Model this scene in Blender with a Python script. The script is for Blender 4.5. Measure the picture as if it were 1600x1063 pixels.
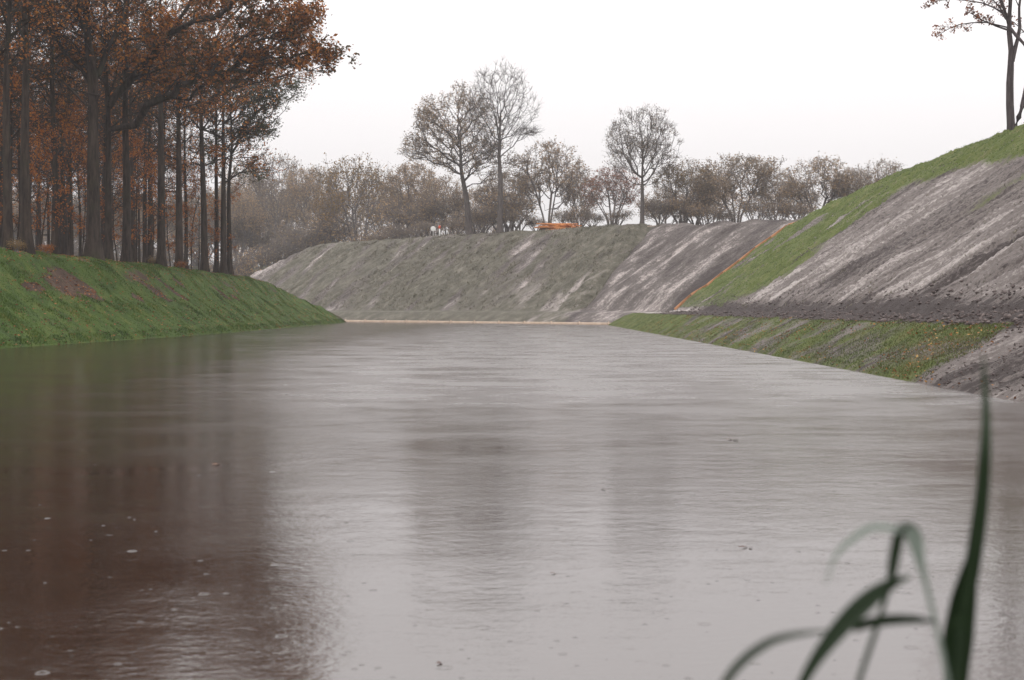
import bpy, math
import numpy as np
from mathutils import Vector

# ------------------------------------------------------------------ camera, sky, sun, exposure
scene = bpy.context.scene
for o in list(bpy.data.objects):
    bpy.data.objects.remove(o)
COL = scene.collection
EYE = 1.5                                   # eye height above the water, metres
FPX = 2222.0                                # focal length in pixels of the 1600 px wide photograph
HORIZON = 483.0
cam = bpy.data.cameras.new('camera')
cam.lens = 50.0
cam.sensor_width = 36.0
cam.clip_start = 0.05
cam.clip_end = 3000.0
cam.dof.use_dof = True
cam.dof.focus_distance = 70.0
cam.dof.aperture_fstop = 4.2
cam_ob = bpy.data.objects.new('camera', cam)
cam_ob.location = (0, 0, EYE)
cam_ob.rotation_euler = (math.radians(90) - math.atan((531.5 - HORIZON) / FPX), 0, 0)
COL.objects.link(cam_ob)
scene.camera = cam_ob
scene.render.engine = 'CYCLES'
scene.render.resolution_x, scene.render.resolution_y = 1024, 680
scene.cycles.use_denoising = True
scene.cycles.max_bounces = 6
scene.cycles.diffuse_bounces = 3
scene.cycles.glossy_bounces = 3
scene.cycles.transmission_bounces = 3
scene.cycles.volume_bounces = 1
scene.cycles.transparent_max_bounces = 6
scene.cycles.sample_clamp_indirect = 6.0
scene.view_settings.view_transform = 'Standard'
scene.view_settings.look = 'None'
scene.view_settings.gamma = 1.0
scene.view_settings.use_curve_mapping = False
scene.view_settings.exposure = 0.0

SUN_EL, SUN_AZ = math.radians(48), math.radians(215)
world = bpy.data.worlds.new('World')
scene.world = world
world.use_nodes = True
wt = world.node_tree
for n in list(wt.nodes):
    wt.nodes.remove(n)
def wn(t, **k):
    n = wt.nodes.new(t)
    for a, b in k.items():
        setattr(n, a, b)
    return n
wo = wn('ShaderNodeOutputWorld'); wb = wn('ShaderNodeBackground')
sky = wn('ShaderNodeTexSky', sky_type='NISHITA', sun_disc=False, sun_elevation=SUN_EL, sun_rotation=SUN_AZ,
         air_density=1.0, dust_density=6.0, ozone_density=1.0)
hs = wn('ShaderNodeHueSaturation'); hs.inputs['Saturation'].default_value = 0.05
geo = wn('ShaderNodeTexCoord'); sep = wn('ShaderNodeSeparateXYZ')
mx = wn('ShaderNodeMath', operation='MAXIMUM'); mx.inputs[1].default_value = 0.0
ma = wn('ShaderNodeMath', operation='MULTIPLY_ADD'); ma.inputs[1].default_value = 2.9; ma.inputs[2].default_value = 1.0
cl = wn('ShaderNodeMix', data_type='RGBA', blend_type='MULTIPLY'); cl.inputs[0].default_value = 1.0
cl.inputs[6].default_value = (8.05, 7.78, 7.80, 1)       # overcast layer: grey cloud, brighter towards the zenith
mixs = wn('ShaderNodeMix', data_type='RGBA'); mixs.inputs[0].default_value = 0.88
wt.links.new(geo.outputs['Generated'], sep.inputs[0])
wt.links.new(sep.outputs['Z'], mx.inputs[0])
wt.links.new(mx.outputs[0], ma.inputs[0])
wt.links.new(ma.outputs[0], cl.inputs[7])
wt.links.new(sky.outputs[0], hs.inputs['Color'])
wt.links.new(hs.outputs[0], mixs.inputs[6])
wt.links.new(cl.outputs[2], mixs.inputs[7])
wt.links.new(mixs.outputs[2], wb.inputs['Color'])
wb.inputs['Strength'].default_value = 0.1
wt.links.new(wb.outputs[0], wo.inputs['Surface'])

sl = bpy.data.lights.new('sun', 'SUN')
sl.energy = 0.7
sl.angle = math.radians(25)
sl.color = (1.0, 0.97, 0.93)
sun = bpy.data.objects.new('sun', sl)
sun_dir = Vector((math.sin(SUN_AZ) * math.cos(SUN_EL), math.cos(SUN_AZ) * math.cos(SUN_EL), math.sin(SUN_EL)))
sun.rotation_euler = sun_dir.to_track_quat('Z', 'Y').to_euler()
sun.location = (0, 0, 60)
COL.objects.link(sun)

# ------------------------------------------------------------------ helpers
def at(px, py, d):
    """world point seen at photograph pixel (px, py) at forward distance d (small camera tilt ignored)"""
    return np.array([(px - 800.0) / FPX * d, d, EYE + (HORIZON - py) / FPX * d])

def tag(o, label=None, cat=None, group=None, kind=None):
    if label: o['label'] = label
    if cat: o['category'] = cat
    if group: o['group'] = group
    if kind: o['kind'] = kind
    return o

def mesh_np(name, verts, faces, mat=None, smooth=False, attrs=None, mats=None, fmat=None):
    """verts (N,3); faces: list of (M,k) int arrays, k = 3 or 4; attrs {name: (domain, type, data)}"""
    me = bpy.data.meshes.new(name)
    verts = np.asarray(verts, np.float32)
    if isinstance(faces, np.ndarray):
        faces = [faces]
    faces = [np.asarray(f, np.int32) for f in faces if len(f)]
    nl = sum(f.size for f in faces)
    npoly = sum(len(f) for f in faces)
    me.vertices.add(len(verts)); me.vertices.foreach_set('co', verts.ravel())
    me.loops.add(nl); me.loops.foreach_set('vertex_index', np.concatenate([f.ravel() for f in faces]))
    me.polygons.add(npoly)
    cnt = np.concatenate([np.full(len(f), f.shape[1], np.int32) for f in faces])
    st = np.concatenate([[0], np.cumsum(cnt)[:-1]]).astype(np.int32)
    me.polygons.foreach_set('loop_start', st)
    if smooth:
        me.polygons.foreach_set('use_smooth', np.ones(npoly, bool))
    for k, (dom, typ, data) in (attrs or {}).items():
        a = me.attributes.new(k, typ, dom)
        data = np.asarray(data, np.float32)
        a.data.foreach_set('vector' if typ == 'FLOAT_VECTOR' else 'value', data.ravel())
    for m in (mats or ([mat] if mat else [])):
        me.materials.append(m)
    if fmat is not None:
        me.polygons.foreach_set('material_index', np.asarray(fmat, np.int32))
    me.update(calc_edges=True)
    return me

def link(name, me, parent=None):
    o = bpy.data.objects.new(name, me)
    COL.objects.link(o)
    if parent: o.parent = parent
    return o

def empty(name, loc, rz=0, scale=(1, 1, 1)):
    o = bpy.data.objects.new(name, None)
    o.empty_display_size = 0.3
    o.location = loc; o.rotation_euler = (0, 0, rz); o.scale = scale
    COL.objects.link(o)
    return o

_perm = np.random.RandomState(7).permutation(512)
_gx = np.cos(np.linspace(0, 2 * np.pi, 512, endpoint=False)); _gy = np.sin(np.linspace(0, 2 * np.pi, 512, endpoint=False))
def noise2(x, y):
    x = np.asarray(x, float); y = np.asarray(y, float)
    xi = np.floor(x).astype(int); yi = np.floor(y).astype(int)
    xf = x - xi; yf = y - yi
    u = xf ** 3 * (xf * (xf * 6 - 15) + 10); v = yf ** 3 * (yf * (yf * 6 - 15) + 10)
    def g(ix, iy, fx, fy):
        h = _perm[(_perm[ix & 511] + iy) & 511]
        return _gx[h] * fx + _gy[h] * fy
    a = g(xi, yi, xf, yf); b = g(xi + 1, yi, xf - 1, yf)
    c = g(xi, yi + 1, xf, yf - 1); d = g(xi + 1, yi + 1, xf - 1, yf - 1)
    return ((a + (b - a) * u) * (1 - v) + (c + (d - c) * u) * v) * 1.4
def fbm(x, y, octv=4, gain=0.5):
    s = 0; a = 1.0
    for k in range(octv):
        s = s + a * noise2(x * 2 ** k + 17.3 * k, y * 2 ** k + 5.1 * k); a *= gain
    return s
def sstep(a, b, x):
    t = np.clip((np.asarray(x, float) - a) / (b - a), 0, 1)
    return t * t * (3 - 2 * t)

def grid_faces(nu, nv):
    i = np.arange(nu - 1)[:, None] * nv + np.arange(nv - 1)[None, :]
    return np.stack([i, i + nv, i + nv + 1, i + 1], -1).reshape(-1, 4)

# ------------------------------------------------------------------ materials
class NT:
    def __init__(self, name):
        self.m = bpy.data.materials.new(name); self.m.use_nodes = True
        self.t = self.m.node_tree
        self.b = self.t.nodes['Principled BSDF']; self.out = self.t.nodes['Material Output']
    def n(self, t, **k):
        x = self.t.nodes.new(t)
        for a, b in k.items():
            if a.startswith('in_'):
                key = a[3:]; key = int(key) if key.isdigit() else key
                x.inputs[key].default_value = b
            else:
                setattr(x, a, b)
        return x
    def l(self, a, b): self.t.links.new(a, b); return b
    def attr(self, name): return self.n('ShaderNodeAttribute', attribute_name=name)
    def noise(self, vec, scale, detail=4, rough=0.55, mapscale=None, dist=0.0):
        if mapscale is not None:
            mp = self.n('ShaderNodeMapping'); mp.inputs['Scale'].default_value = mapscale
            self.l(vec, mp.inputs['Vector']); vec = mp.outputs[0]
        x = self.n('ShaderNodeTexNoise')
        x.inputs['Scale'].default_value = scale; x.inputs['Detail'].default_value = detail
        x.inputs['Roughness'].default_value = rough; x.inputs['Distortion'].default_value = dist
        self.l(vec, x.inputs['Vector'])
        return x.outputs['Fac']
    def ramp(self, fac, stops):
        r = self.n('ShaderNodeValToRGB')
        e = r.color_ramp.elements
        e[0].position, e[0].color = stops[0][0], (*stops[0][1], 1)
        e[1].position, e[1].color = stops[-1][0], (*stops[-1][1], 1)
        for p, c in stops[1:-1]:
            q = e.new(p); q.color = (*c, 1)
        self.l(fac, r.inputs[0])
        return r.outputs[0]
    def math(self, op, a, b=None, c=None, clamp=False):
        x = self.n('ShaderNodeMath', operation=op, use_clamp=clamp)
        for i, v in enumerate((a, b, c)):
            if v is None: continue
            if isinstance(v, (int, float)): x.inputs[i].default_value = v
            else: self.l(v, x.inputs[i])
        return x.outputs[0]
    def mix(self, f, a, b, blend='MIX'):
        x = self.n('ShaderNodeMix', data_type='RGBA', blend_type=blend)
        for i, v in ((0, f), (6, a), (7, b)):
            if isinstance(v, (int, float)): x.inputs[i].default_value = v
            elif isinstance(v, tuple): x.inputs[i].default_value = (*v, 1)
            else: self.l(v, x.inputs[i])
        return x.outputs[2]
    def bump(self, h, strength=0.5, dist=0.05):
        x = self.n('ShaderNodeBump'); x.inputs['Strength'].default_value = strength; x.inputs['Distance'].default_value = dist
        self.l(h, x.inputs['Height']); self.l(x.outputs[0], self.b.inputs['Normal'])
        return x
    def rough(self, r, spec=0.3):
        self.b.inputs['Roughness'].default_value = r; self.b.inputs['Specular IOR Level'].default_value = spec

def terrain_mat(name, dark, mid, pale, g1, g2, g3, streak=(1.3, 0.10, 1), gnoise=1.6):
    t = NT(name)
    st = t.attr('st').outputs['Vector']
    co = t.n('ShaderNodeTexCoord').outputs['Object']
    s1 = t.noise(st, 1.0, 6, 0.68, streak)
    s3 = t.noise(st, 1.0, 5, 0.65, (streak[0] * 3.6, streak[1] * 4.5, 1))
    s2 = t.noise(st, 0.22, 4, 0.6, (1, 0.5, 1))
    fine = t.noise(co, 5.0, 10, 0.82)
    clump = t.noise(co, 0.9, 5, 0.65)
    bare = t.attr('pale').outputs['Fac']
    f = t.math('MULTIPLY_ADD', s2, 0.50, t.math('MULTIPLY', s1, 0.55))
    f = t.math('MULTIPLY_ADD', s3, 0.30, f)
    f = t.math('ADD', f, t.math('MULTIPLY', t.math('SUBTRACT', fine, 0.5), 0.60))
    f = t.math('SUBTRACT', t.math('ADD', f, bare), 0.02)
    earth = t.ramp(f, [(0.53, dark), (0.625, mid), (0.675, mid), (0.80, pale)])
    gn = t.math('MULTIPLY_ADD', clump, 0.6, t.math('MULTIPLY', fine, 0.4))
    grass = t.ramp(gn, [(0.36, g1), (0.5, g2), (0.64, g3)])
    ga = t.attr('grass').outputs['Fac']
    gm = t.math('ADD', ga, t.math('MULTIPLY', t.math('SUBTRACT', fine, 0.5), 0.9))
    gm = t.math('ADD', gm, t.math('MULTIPLY', t.math('SUBTRACT', t.math('MULTIPLY_ADD', s1, 0.5, t.math('MULTIPLY', s3, 0.5)), 0.5), gnoise))
    gm = t.math('MULTIPLY_ADD', t.math('SUBTRACT', gm, 0.5), 3.0, 0.5, clamp=True)
    c = t.mix(gm, earth, grass)
    t.l(c, t.b.inputs['Base Color'])
    t.rough(0.85, 0.25)
    t.bump(t.math('MULTIPLY_ADD', s3, 0.8, fine), 0.9, 0.12)
    return t.m

M = {}
M['bank'] = terrain_mat('grass_bank', (0.028, 0.016, 0.013), (0.055, 0.032, 0.022), (0.11, 0.07, 0.045),
                        (0.024, 0.046, 0.006), (0.048, 0.088, 0.009), (0.100, 0.112, 0.020), gnoise=0.5)
M['rampart'] = terrain_mat('rampart_earth', (0.046, 0.036, 0.034), (0.150, 0.129, 0.120), (0.38, 0.345, 0.325),
                           (0.048, 0.068, 0.013), (0.080, 0.104, 0.020), (0.13, 0.13, 0.05), streak=(1.7, 0.24, 1))
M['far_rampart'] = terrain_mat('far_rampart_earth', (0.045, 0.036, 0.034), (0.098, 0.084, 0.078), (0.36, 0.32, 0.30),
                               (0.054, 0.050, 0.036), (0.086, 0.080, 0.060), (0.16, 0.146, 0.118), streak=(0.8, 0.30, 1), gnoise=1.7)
def plain(name, c1, c2, scale=3.0, rough=0.85, bump=0.4, dist=0.03, spec=0.25):
    t = NT(name)
    co = t.n('ShaderNodeTexCoord').outputs['Object']
    n = t.noise(co, scale, 6, 0.65)
    t.l(t.ramp(n, [(0.35, c1), (0.65, c2)]), t.b.inputs['Base Color'])
    t.rough(rough, spec); t.bump(n, bump, dist)
    return t.m
M['ground'] = plain('field_soil', (0.05, 0.05, 0.03), (0.09, 0.085, 0.05), 0.4)
M['clod'] = plain('wet_clods', (0.040, 0.030, 0.029), (0.13, 0.105, 0.098), 6.0)
M['dry_clod'] = plain('dry_clods', (0.10, 0.085, 0.078), (0.26, 0.235, 0.215), 6.0)
M['timber'] = plain('pale_timber', (0.44, 0.33, 0.25), (0.60, 0.47, 0.37), 2.0, 0.7)
M['rust_board'] = plain('rust_board', (0.26, 0.12, 0.055), (0.40, 0.20, 0.10), 4.0, 0.75)
M['orange_plank'] = plain('orange_plank', (0.26, 0.085, 0.03), (0.70, 0.30, 0.10), 3.0, 0.6)
M['white_paint'] = plain('white_paint', (0.72, 0.72, 0.70), (0.82, 0.82, 0.80), 6.0, 0.5)
M['red_paint'] = plain('red_paint', (0.55, 0.06, 0.02), (0.62, 0.09, 0.03), 6.0, 0.5)

def bark_mat(name, c1, c2, moss=None, sc=5.0):
    t = NT(name)
    co = t.n('ShaderNodeTexCoord').outputs['Object']
    n = t.noise(co, sc, 6, 0.7, (1.6, 1.6, 0.28))
    n2 = t.noise(co, 0.8, 3, 0.6)
    c = t.ramp(n, [(0.36, c1), (0.66, c2)])
    if moss:
        c = t.mix(t.math('MULTIPLY_ADD', t.math('SUBTRACT', n2, 0.52), 3.0, 0.0, clamp=True), c, moss)
    t.l(c, t.b.inputs['Base Color']); t.rough(0.9, 0.15)
    t.bump(n, 0.8, 0.05)
    return t.m
M['oak_bark'] = bark_mat('oak_bark', (0.013, 0.010, 0.009), (0.062, 0.046, 0.036), (0.032, 0.034, 0.018), 3.5)
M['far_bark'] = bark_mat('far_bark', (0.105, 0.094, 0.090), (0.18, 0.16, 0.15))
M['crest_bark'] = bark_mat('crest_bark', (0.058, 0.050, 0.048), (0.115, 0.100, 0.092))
M['smooth_bark'] = bark_mat('smooth_bark', (0.035, 0.028, 0.030), (0.085, 0.070, 0.070))

def leaf_mat(name, stops, trans=0.35, vary=0.5):
    t = NT(name)
    r = t.attr('rnd').outputs['Fac']
    co = t.n('ShaderNodeTexCoord').outputs['Object']
    nz = t.noise(co, 0.45, 3, 0.6)
    oi = t.n('ShaderNodeObjectInfo').outputs['Random']
    f = t.math('MULTIPLY_ADD', t.math('SUBTRACT', nz, 0.5), 1.5, t.math('MULTIPLY_ADD', r, 0.75, 0.12))
    f = t.math('ADD', f, t.math('MULTIPLY', t.math('SUBTRACT', oi, 0.5), vary))
    c = t.ramp(f, stops)
    t.l(c, t.b.inputs['Base Color']); t.rough(0.6, 0.3)
    tr = t.n('ShaderNodeBsdfTranslucent'); t.l(c, tr.inputs['Color'])
    ms = t.n('ShaderNodeMixShader'); ms.inputs[0].default_value = trans
    t.l(t.b.outputs[0], ms.inputs[1]); t.l(tr.outputs[0], ms.inputs[2]); t.l(ms.outputs[0], t.out.inputs['Surface'])
    return t.m
M['rust_leaf'] = leaf_mat('rust_leaf', [(0.1, (0.050, 0.036, 0.010)), (0.35, (0.15, 0.056, 0.013)), (0.6, (0.31, 0.100, 0.017)), (0.9, (0.44, 0.18, 0.03))], 0.4, 0.25)
M['orange_leaf'] = leaf_mat('orange_leaf', [(0.1, (0.11, 0.038, 0.010)), (0.5, (0.28, 0.085, 0.015)), (0.9, (0.42, 0.16, 0.026))], 0.45, 0.2)
M['olive_leaf'] = leaf_mat('olive_leaf', [(0.1, (0.025, 0.035, 0.014)), (0.5, (0.05, 0.062, 0.022)), (0.9, (0.12, 0.085, 0.03))], 0.35, 0.2)
M['brown_leaf'] = leaf_mat('brown_leaf', [(0.1, (0.14, 0.118, 0.095)), (0.5, (0.25, 0.195, 0.14)), (0.9, (0.38, 0.26, 0.15))], 0.42, 0.6)
M['ochre_leaf'] = leaf_mat('ochre_leaf', [(0.1, (0.085, 0.062, 0.03)), (0.5, (0.19, 0.125, 0.05)), (0.9, (0.28, 0.17, 0.06))], 0.3, 0.3)
M['russet_leaf'] = leaf_mat('russet_leaf', [(0.1, (0.10, 0.045, 0.032)), (0.5, (0.20, 0.075, 0.042)), (0.9, (0.30, 0.12, 0.055))], 0.3, 0.3)
M['litter'] = leaf_mat('fallen_leaf', [(0.05, (0.06, 0.03, 0.018)), (0.45, (0.17, 0.065, 0.022)), (0.8, (0.30, 0.13, 0.035)), (0.98, (0.46, 0.30, 0.10))], 0.1, 0.0)
M['dark_litter'] = leaf_mat('dark_fallen_leaf', [(0.05, (0.06, 0.022, 0.014)), (0.5, (0.20, 0.070, 0.028)), (0.95, (0.36, 0.16, 0.05))], 0.1, 0.0)
M['blade'] = leaf_mat('grass_blade', [(0.1, (0.020, 0.045, 0.005)), (0.5, (0.048, 0.094, 0.008)), (0.8, (0.090, 0.120, 0.015)), (1.0, (0.19, 0.15, 0.05))], 0.3, 0.0)
M['blade_dry'] = leaf_mat('dry_grass_blade', [(0.1, (0.040, 0.060, 0.014)), (0.5, (0.070, 0.092, 0.022)), (0.8, (0.13, 0.11, 0.045)), (1.0, (0.20, 0.15, 0.07))], 0.3, 0.0)
M['reed'] = leaf_mat('reed_leaf', [(0.0, (0.008, 0.016, 0.008)), (0.6, (0.014, 0.028, 0.010)), (1.0, (0.03, 0.055, 0.014))], 0.12, 0.2)
M['reed_pale'] = leaf_mat('pale_reed_leaf', [(0.0, (0.20, 0.24, 0.21)), (1.0, (0.34, 0.38, 0.34))], 0.35, 0.2)

def water_mat():
    t = NT('muddy_water')
    co = t.n('ShaderNodeTexCoord').outputs['Object']
    patch = t.noise(co, 1.0, 4, 0.6, (0.035, 0.09, 1))        # wind patches
    streak = t.noise(co, 1.0, 7, 0.72, (0.40, 0.55, 1))
    n1 = t.noise(co, 1.0, 2, 0.5, (1.0, 2.9, 1), 0.3)
    n2 = t.noise(co, 1.0, 3, 0.6, (4.6, 12.0, 1), 0.4)
    yy = t.n('ShaderNodeSeparateXYZ'); t.l(co, yy.inputs[0])
    lull = t.n('ShaderNodeMapRange'); t.l(yy.outputs['Y'], lull.inputs[0])
    for i_, v_ in ((1, 4.0), (2, 24.0), (3, 0.12), (4, 0.8)): lull.inputs[i_].default_value = v_     # calmer under the near bank
    amp = t.math('MULTIPLY_ADD', patch, 2.0, -0.35)
    amp = t.math('MAXIMUM', amp, 0.2)
    st_ = t.math('MULTIPLY_ADD', t.math('SUBTRACT', streak, 0.38), 4.0, 0.0, clamp=True)
    amp = t.math('MULTIPLY', amp, t.math('MULTIPLY_ADD', st_, 1.1, 0.25))
    amp = t.math('MULTIPLY', amp, lull.outputs[0])
    shel = t.n('ShaderNodeMapRange'); t.l(yy.outputs['X'], shel.inputs[0])
    for i_, v_ in ((1, -17.0), (2, -5.0), (3, 0.95), (4, 1.0)): shel.inputs[i_].default_value = v_    # and in the lee of the wood
    amp = t.math('MULTIPLY', amp, shel.outputs[0])
    h = t.math('MULTIPLY_ADD', n2, 0.0060, t.math('MULTIPLY', n1, 0.0085))
    h = t.math('MULTIPLY', h, amp)
    n4 = t.noise(co, 1.0, 2, 0.6, (13.0, 17.0, 1), 0.2)                # rain dimples, everywhere
    n5 = t.noise(co, 1.0, 3, 0.7, (34.0, 42.0, 1))
    rain = t.math('MULTIPLY', t.math('MULTIPLY_ADD', n5, 0.0008, t.math('MULTIPLY', n4, 0.0020)), t.math('MULTIPLY_ADD', st_, 0.8, 0.35))
    h = t.math('ADD', h, rain)
    t.b.inputs['Base Color'].default_value = (0.022, 0.011, 0.006, 1)
    rm = t.n('ShaderNodeMapRange'); t.l(yy.outputs['Y'], rm.inputs[0])             # wavelets too small to resolve farther out
    for i_, v_ in ((1, 6.0), (2, 26.0), (3, 0.06), (4, 0.29)): rm.inputs[i_].default_value = v_
    lee = t.n('ShaderNodeMapRange'); t.l(yy.outputs['X'], lee.inputs[0])
    for i_, v_ in ((1, -9.0), (2, -2.5), (3, 0.42), (4, 1.0)): lee.inputs[i_].default_value = v_
    rg = t.math('MULTIPLY', rm.outputs[0], lee.outputs[0])
    t.l(t.math('MULTIPLY', rg, t.math('MULTIPLY_ADD', st_, 0.45, 0.70)), t.b.inputs['Roughness'])
    t.b.inputs['IOR'].default_value = 2.6
    t.bump(h, 1.0, 1.0)
    return t.m
M['water'] = water_mat()

# ------------------------------------------------------------------ terrain shapes
rng = np.random.RandomState(11)
U = np.array([0.650, -0.760]); U /= np.linalg.norm(U)          # along the far rampart, to the right and nearer
N = np.array([-U[1], U[0]])                                     # up its slope, away from the water
P1 = np.array([-19.5, 167.0])
FAR_T, FAR_H = 0.70, 10.8

def left_shore(y):
    return np.interp(y, [-40, 20, 54, 72, 90, 125, 150, 170], [-21.0, -20.4, -19.4, -18.5, -17.9, -18.1, -18.4, -19.0])
def left_z(x, y, rough=True):
    x = np.asarray(x, float); y = np.asarray(y, float)
    d = left_shore(y) - x
    z = np.interp(d, [-3, 0, 0.35, 2.5, 3.2, 5.0, 5.9, 7.5, 14, 60], [-1.5, -0.02, 0.28, 1.72, 2.25, 4.02, 4.38, 4.55, 4.7, 4.8])
    cap = np.interp(y, [0, 126, 133, 142, 152, 158, 161, 164], [9, 9, 4.2, 3.2, 1.95, 1.70, 0.6, -1.5])
    z = np.minimum(z, cap + 0.06 * noise2(x * 0.7, y * 0.7))
    if rough:
        k = sstep(0.0, 0.8, d)
        z = z + k * (0.10 * fbm(x * 0.45, y * 0.30, 3) + 0.035 * noise2(x * 2.1, y * 2.1))
    return z
# bare scrapes on the left bank: (y, distance from shore, along, across, lean)
SCRAPES = [(72.6, 3.70, 1.7, 0.75, 1.0), (70.2, 3.55, 1.1, 0.5, 0.6), (85.7, 3.75, 0.75, 0.85, 1.4), (90.4, 3.75, 0.70, 0.80, 1.3), (80.8, 3.10, 0.6, 0.26, 0.3),
           (105.9, 3.65, 0.6, 0.55, 0.5), (109.5, 3.3, 0.8, 0.3, 0.8), (66.2, 3.5, 0.9, 0.22, 0.5), (94.5, 4.2, 0.7, 0.25, 1.0)]
def scrape(y, d):
    m = np.zeros_like(y)
    w = 0.7 * fbm(y * 0.8, d * 1.6, 4, 0.6) - 0.15
    for (cy, cd, la, ac, sh) in SCRAPES:
        a = (y - cy) - sh * (cd - d); b = d - cd
        q = (a / la) ** 2 + (b / ac) ** 2 + w
        m = np.maximum(m, 1 - sstep(0.6, 1.3, q))
    return m

def right_shore(y): return 8.0 + 0.0068 * y
def right_crest(y): return np.interp(y, [0, 84, 95, 104, 111, 116, 118.0], [10.9, 10.9, 10.75, 10.2, 9.5, 8.9, 8.4])
def right_z(x, y, rough=True):
    x = np.asarray(x, float); y = np.asarray(y, float)
    d = x - right_shore(y)
    low = np.interp(d, [-3, 0, 0.2, 1.75, 2.1, 4.4], [-1.4, -0.02, 0.16, 1.10, 1.16, 1.22])
    hill = 1.22 + 0.75 * (d - 4.4)
    hc = right_crest(y)
    # rounded crest
    k = 0.32
    top = hc + 0.01 * (d - 17)
    hill = np.where(d > 4.4, -k * np.log(np.exp(-np.clip(hill, -5, 40) / k) + np.exp(-top / k)), low)
    z = np.where(d > 4.4, hill, low)
    z = np.minimum(z, np.where(d > 4.4, 14 - 9.0 * np.maximum(y - 117.2, 0) ** 1.0, 99)) if True else z
    z = np.where((d > 4.4) & (y > 117.2), np.maximum(z, 1.0), z)
    z = np.minimum(z, np.interp(y, [0, 121, 127, 131, 134], [99, 99, 1.05, 0.75, -0.8]) + 0 * x)
    if rough:
        s = y + 1.1 * d
        onslope = sstep(4.6, 6.0, d) * sstep(0, 1.5, 118 - y)
        rill = fbm(s * 0.8, d * 0.12, 4, 0.65) * 0.22 + fbm(s * 2.4, d * 0.5, 3, 0.6) * 0.09 + 0.10 * fbm(y * 0.5, d * 0.5, 4, 0.6)
        z = z + onslope * rill
        z = z + sstep(0, 0.5, d) * (0.04 * fbm(y * 1.1, d * 1.3, 3))
        earth = (1 - sstep(27.8, 29.0, y + 0.3 * noise2(y * 0, d * 2))) * sstep(0.05, 0.5, d) * (1 - sstep(2.2, 4.0, d))
        z = z + earth * (0.10 * fbm(s * 1.2, d * 0.6, 4, 0.6) - 0.05)
        mud = sstep(1.75, 2.4, d) * (1 - sstep(4.6, 6.2, d)) * sstep(0, 6, 112 - y)
        z = z + mud * (0.04 + 0.16 * fbm(y * 0.55, d * 0.9, 4, 0.62) + 0.14 * (1 - sstep(26, 45, y)))
    return z

def far_st(s, t):                      # s along U from P1, t up the slope (plan metres)
    return P1[0] + U[0] * s + N[0] * t, P1[1] + U[1] * s + N[1] * t
S_CORNER = -29.0                       # crest end on the left; beyond it the hip falls away
def far_z(s, t, rough=True):
    z = np.interp(t, [-3, 0, 0.5, 2.0, 3.4, 3.6, 60], [-1.6, -0.02, 0.30, 1.15, 1.30, 1.45, 1.45 + 56.4 * 0.80])
    left = np.interp(s - (S_CORNER - 23.0), [-3, 0, 23.0, 99], [-1.6, 0.0, 10.85, 47])
    top = FAR_H - 1.15 * sstep(26, 42, s) + 0.18 * noise2(s * 0.08, 3.3) + 0.10 * noise2(s * 0.5, 7.3) + 0.004 * np.maximum(t - 16, 0)
    k = 0.5
    z = np.minimum(z, left)
    z = -k * np.log(np.exp(-np.clip(z, -5, 40) / k) + np.exp(-top / k))
    if rough:
        w = s + 0.12 * t
        on = sstep(3.2, 5, t) * (1 - sstep(15, 18, t))
        z = z + on * (0.24 * fbm((s - 0.55 * t) * 0.5, t * 0.12, 4, 0.65) + 0.10 * fbm((s - 0.55 * t) * 1.4, t * 0.6, 3, 0.6))
        wv = w - 36.8 - 0.9 * noise2(t * 0.3, 1.0)
        z = z + on * (0.55 * sstep(-0.2, 1.6, wv) - 0.55 * np.exp(-(wv / 0.8) ** 2) + 0.35 * np.exp(-((wv + 2.2) / 1.0) ** 2))
    return z

# ------------------------------------------------------------------ ground, water, banks
g = link('ground', mesh_np('ground', [(-330, -60, -1.7), (260, -60, -1.7), (260, 380, -1.7), (-330, 380, -1.7)], np.array([[0, 1, 2, 3]]), M['ground']))
tag(g, 'brown soil sheet lying under the moat and the banks', 'ground', kind='structure')

w = link('water', mesh_np('water', [(-200, -2, 0), (40, -2, 0), (40, 240, 0), (-200, 240, 0)], np.array([[0, 1, 2, 3]]), M['water']))
tag(w, 'rain-dappled brown moat water reflecting the pale sky', 'water', kind='structure')

# near bank the photographer stands on
xs = np.linspace(-30, 30, 61); ys = np.linspace(-30, 3.0, 45)
X, Y = np.meshgrid(xs, ys, indexing='ij')
Z = np.interp(Y, [-30, 0.6, 1.6, 3.0], [0.5, 0.16, 0.05, -0.7]) + 0.04 * fbm(X, Y, 3)
o = link('near_bank', mesh_np('near_bank', np.stack([X, Y, Z], -1).reshape(-1, 3), grid_faces(61, 45), M['bank'], True,
         {'st': ('POINT', 'FLOAT_VECTOR', np.stack([X, Y, X * 0], -1)), 'grass': ('POINT', 'FLOAT', np.full(X.size, 0.8)), 'pale': ('POINT', 'FLOAT', np.zeros(X.size))}))
tag(o, 'low grassy near bank under the reeds', 'bank', kind='structure')

# left grass bank with the wood behind
dl = np.concatenate([np.linspace(-2.5, 0, 6)[:-1], np.linspace(0, 8.0, 50), np.linspace(8.6, 20, 14), np.linspace(24, 150, 22)])
yl = np.concatenate([np.linspace(-40, 48, 30)[:-1], np.linspace(48, 166, 480)])
Y, D = np.meshgrid(yl, dl, indexing='ij')
X = left_shore(Y) - D
Z = left_z(X, Y)
sc = scrape(Y, D)
Z = Z - 0.10 * sc + 0.05 * sc * fbm(Y * 2.2, D * 2.2, 3)
forest = sstep(6.0, 7.2, D + 0.5 * noise2(Y * 0.4, D))
rim = sstep(0, 1, Y - 157)
grass = 0.90 + 0.30 * fbm(Y * 0.2, D * 0.4, 4, 0.6) - 2.0 * sc - 0.95 * forest - 0.8 * rim
grass = grass - 0.45 * np.exp(-((Y - 69.0) / 3.5) ** 2 - ((D - 3.4) / 0.7) ** 2)
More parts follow.
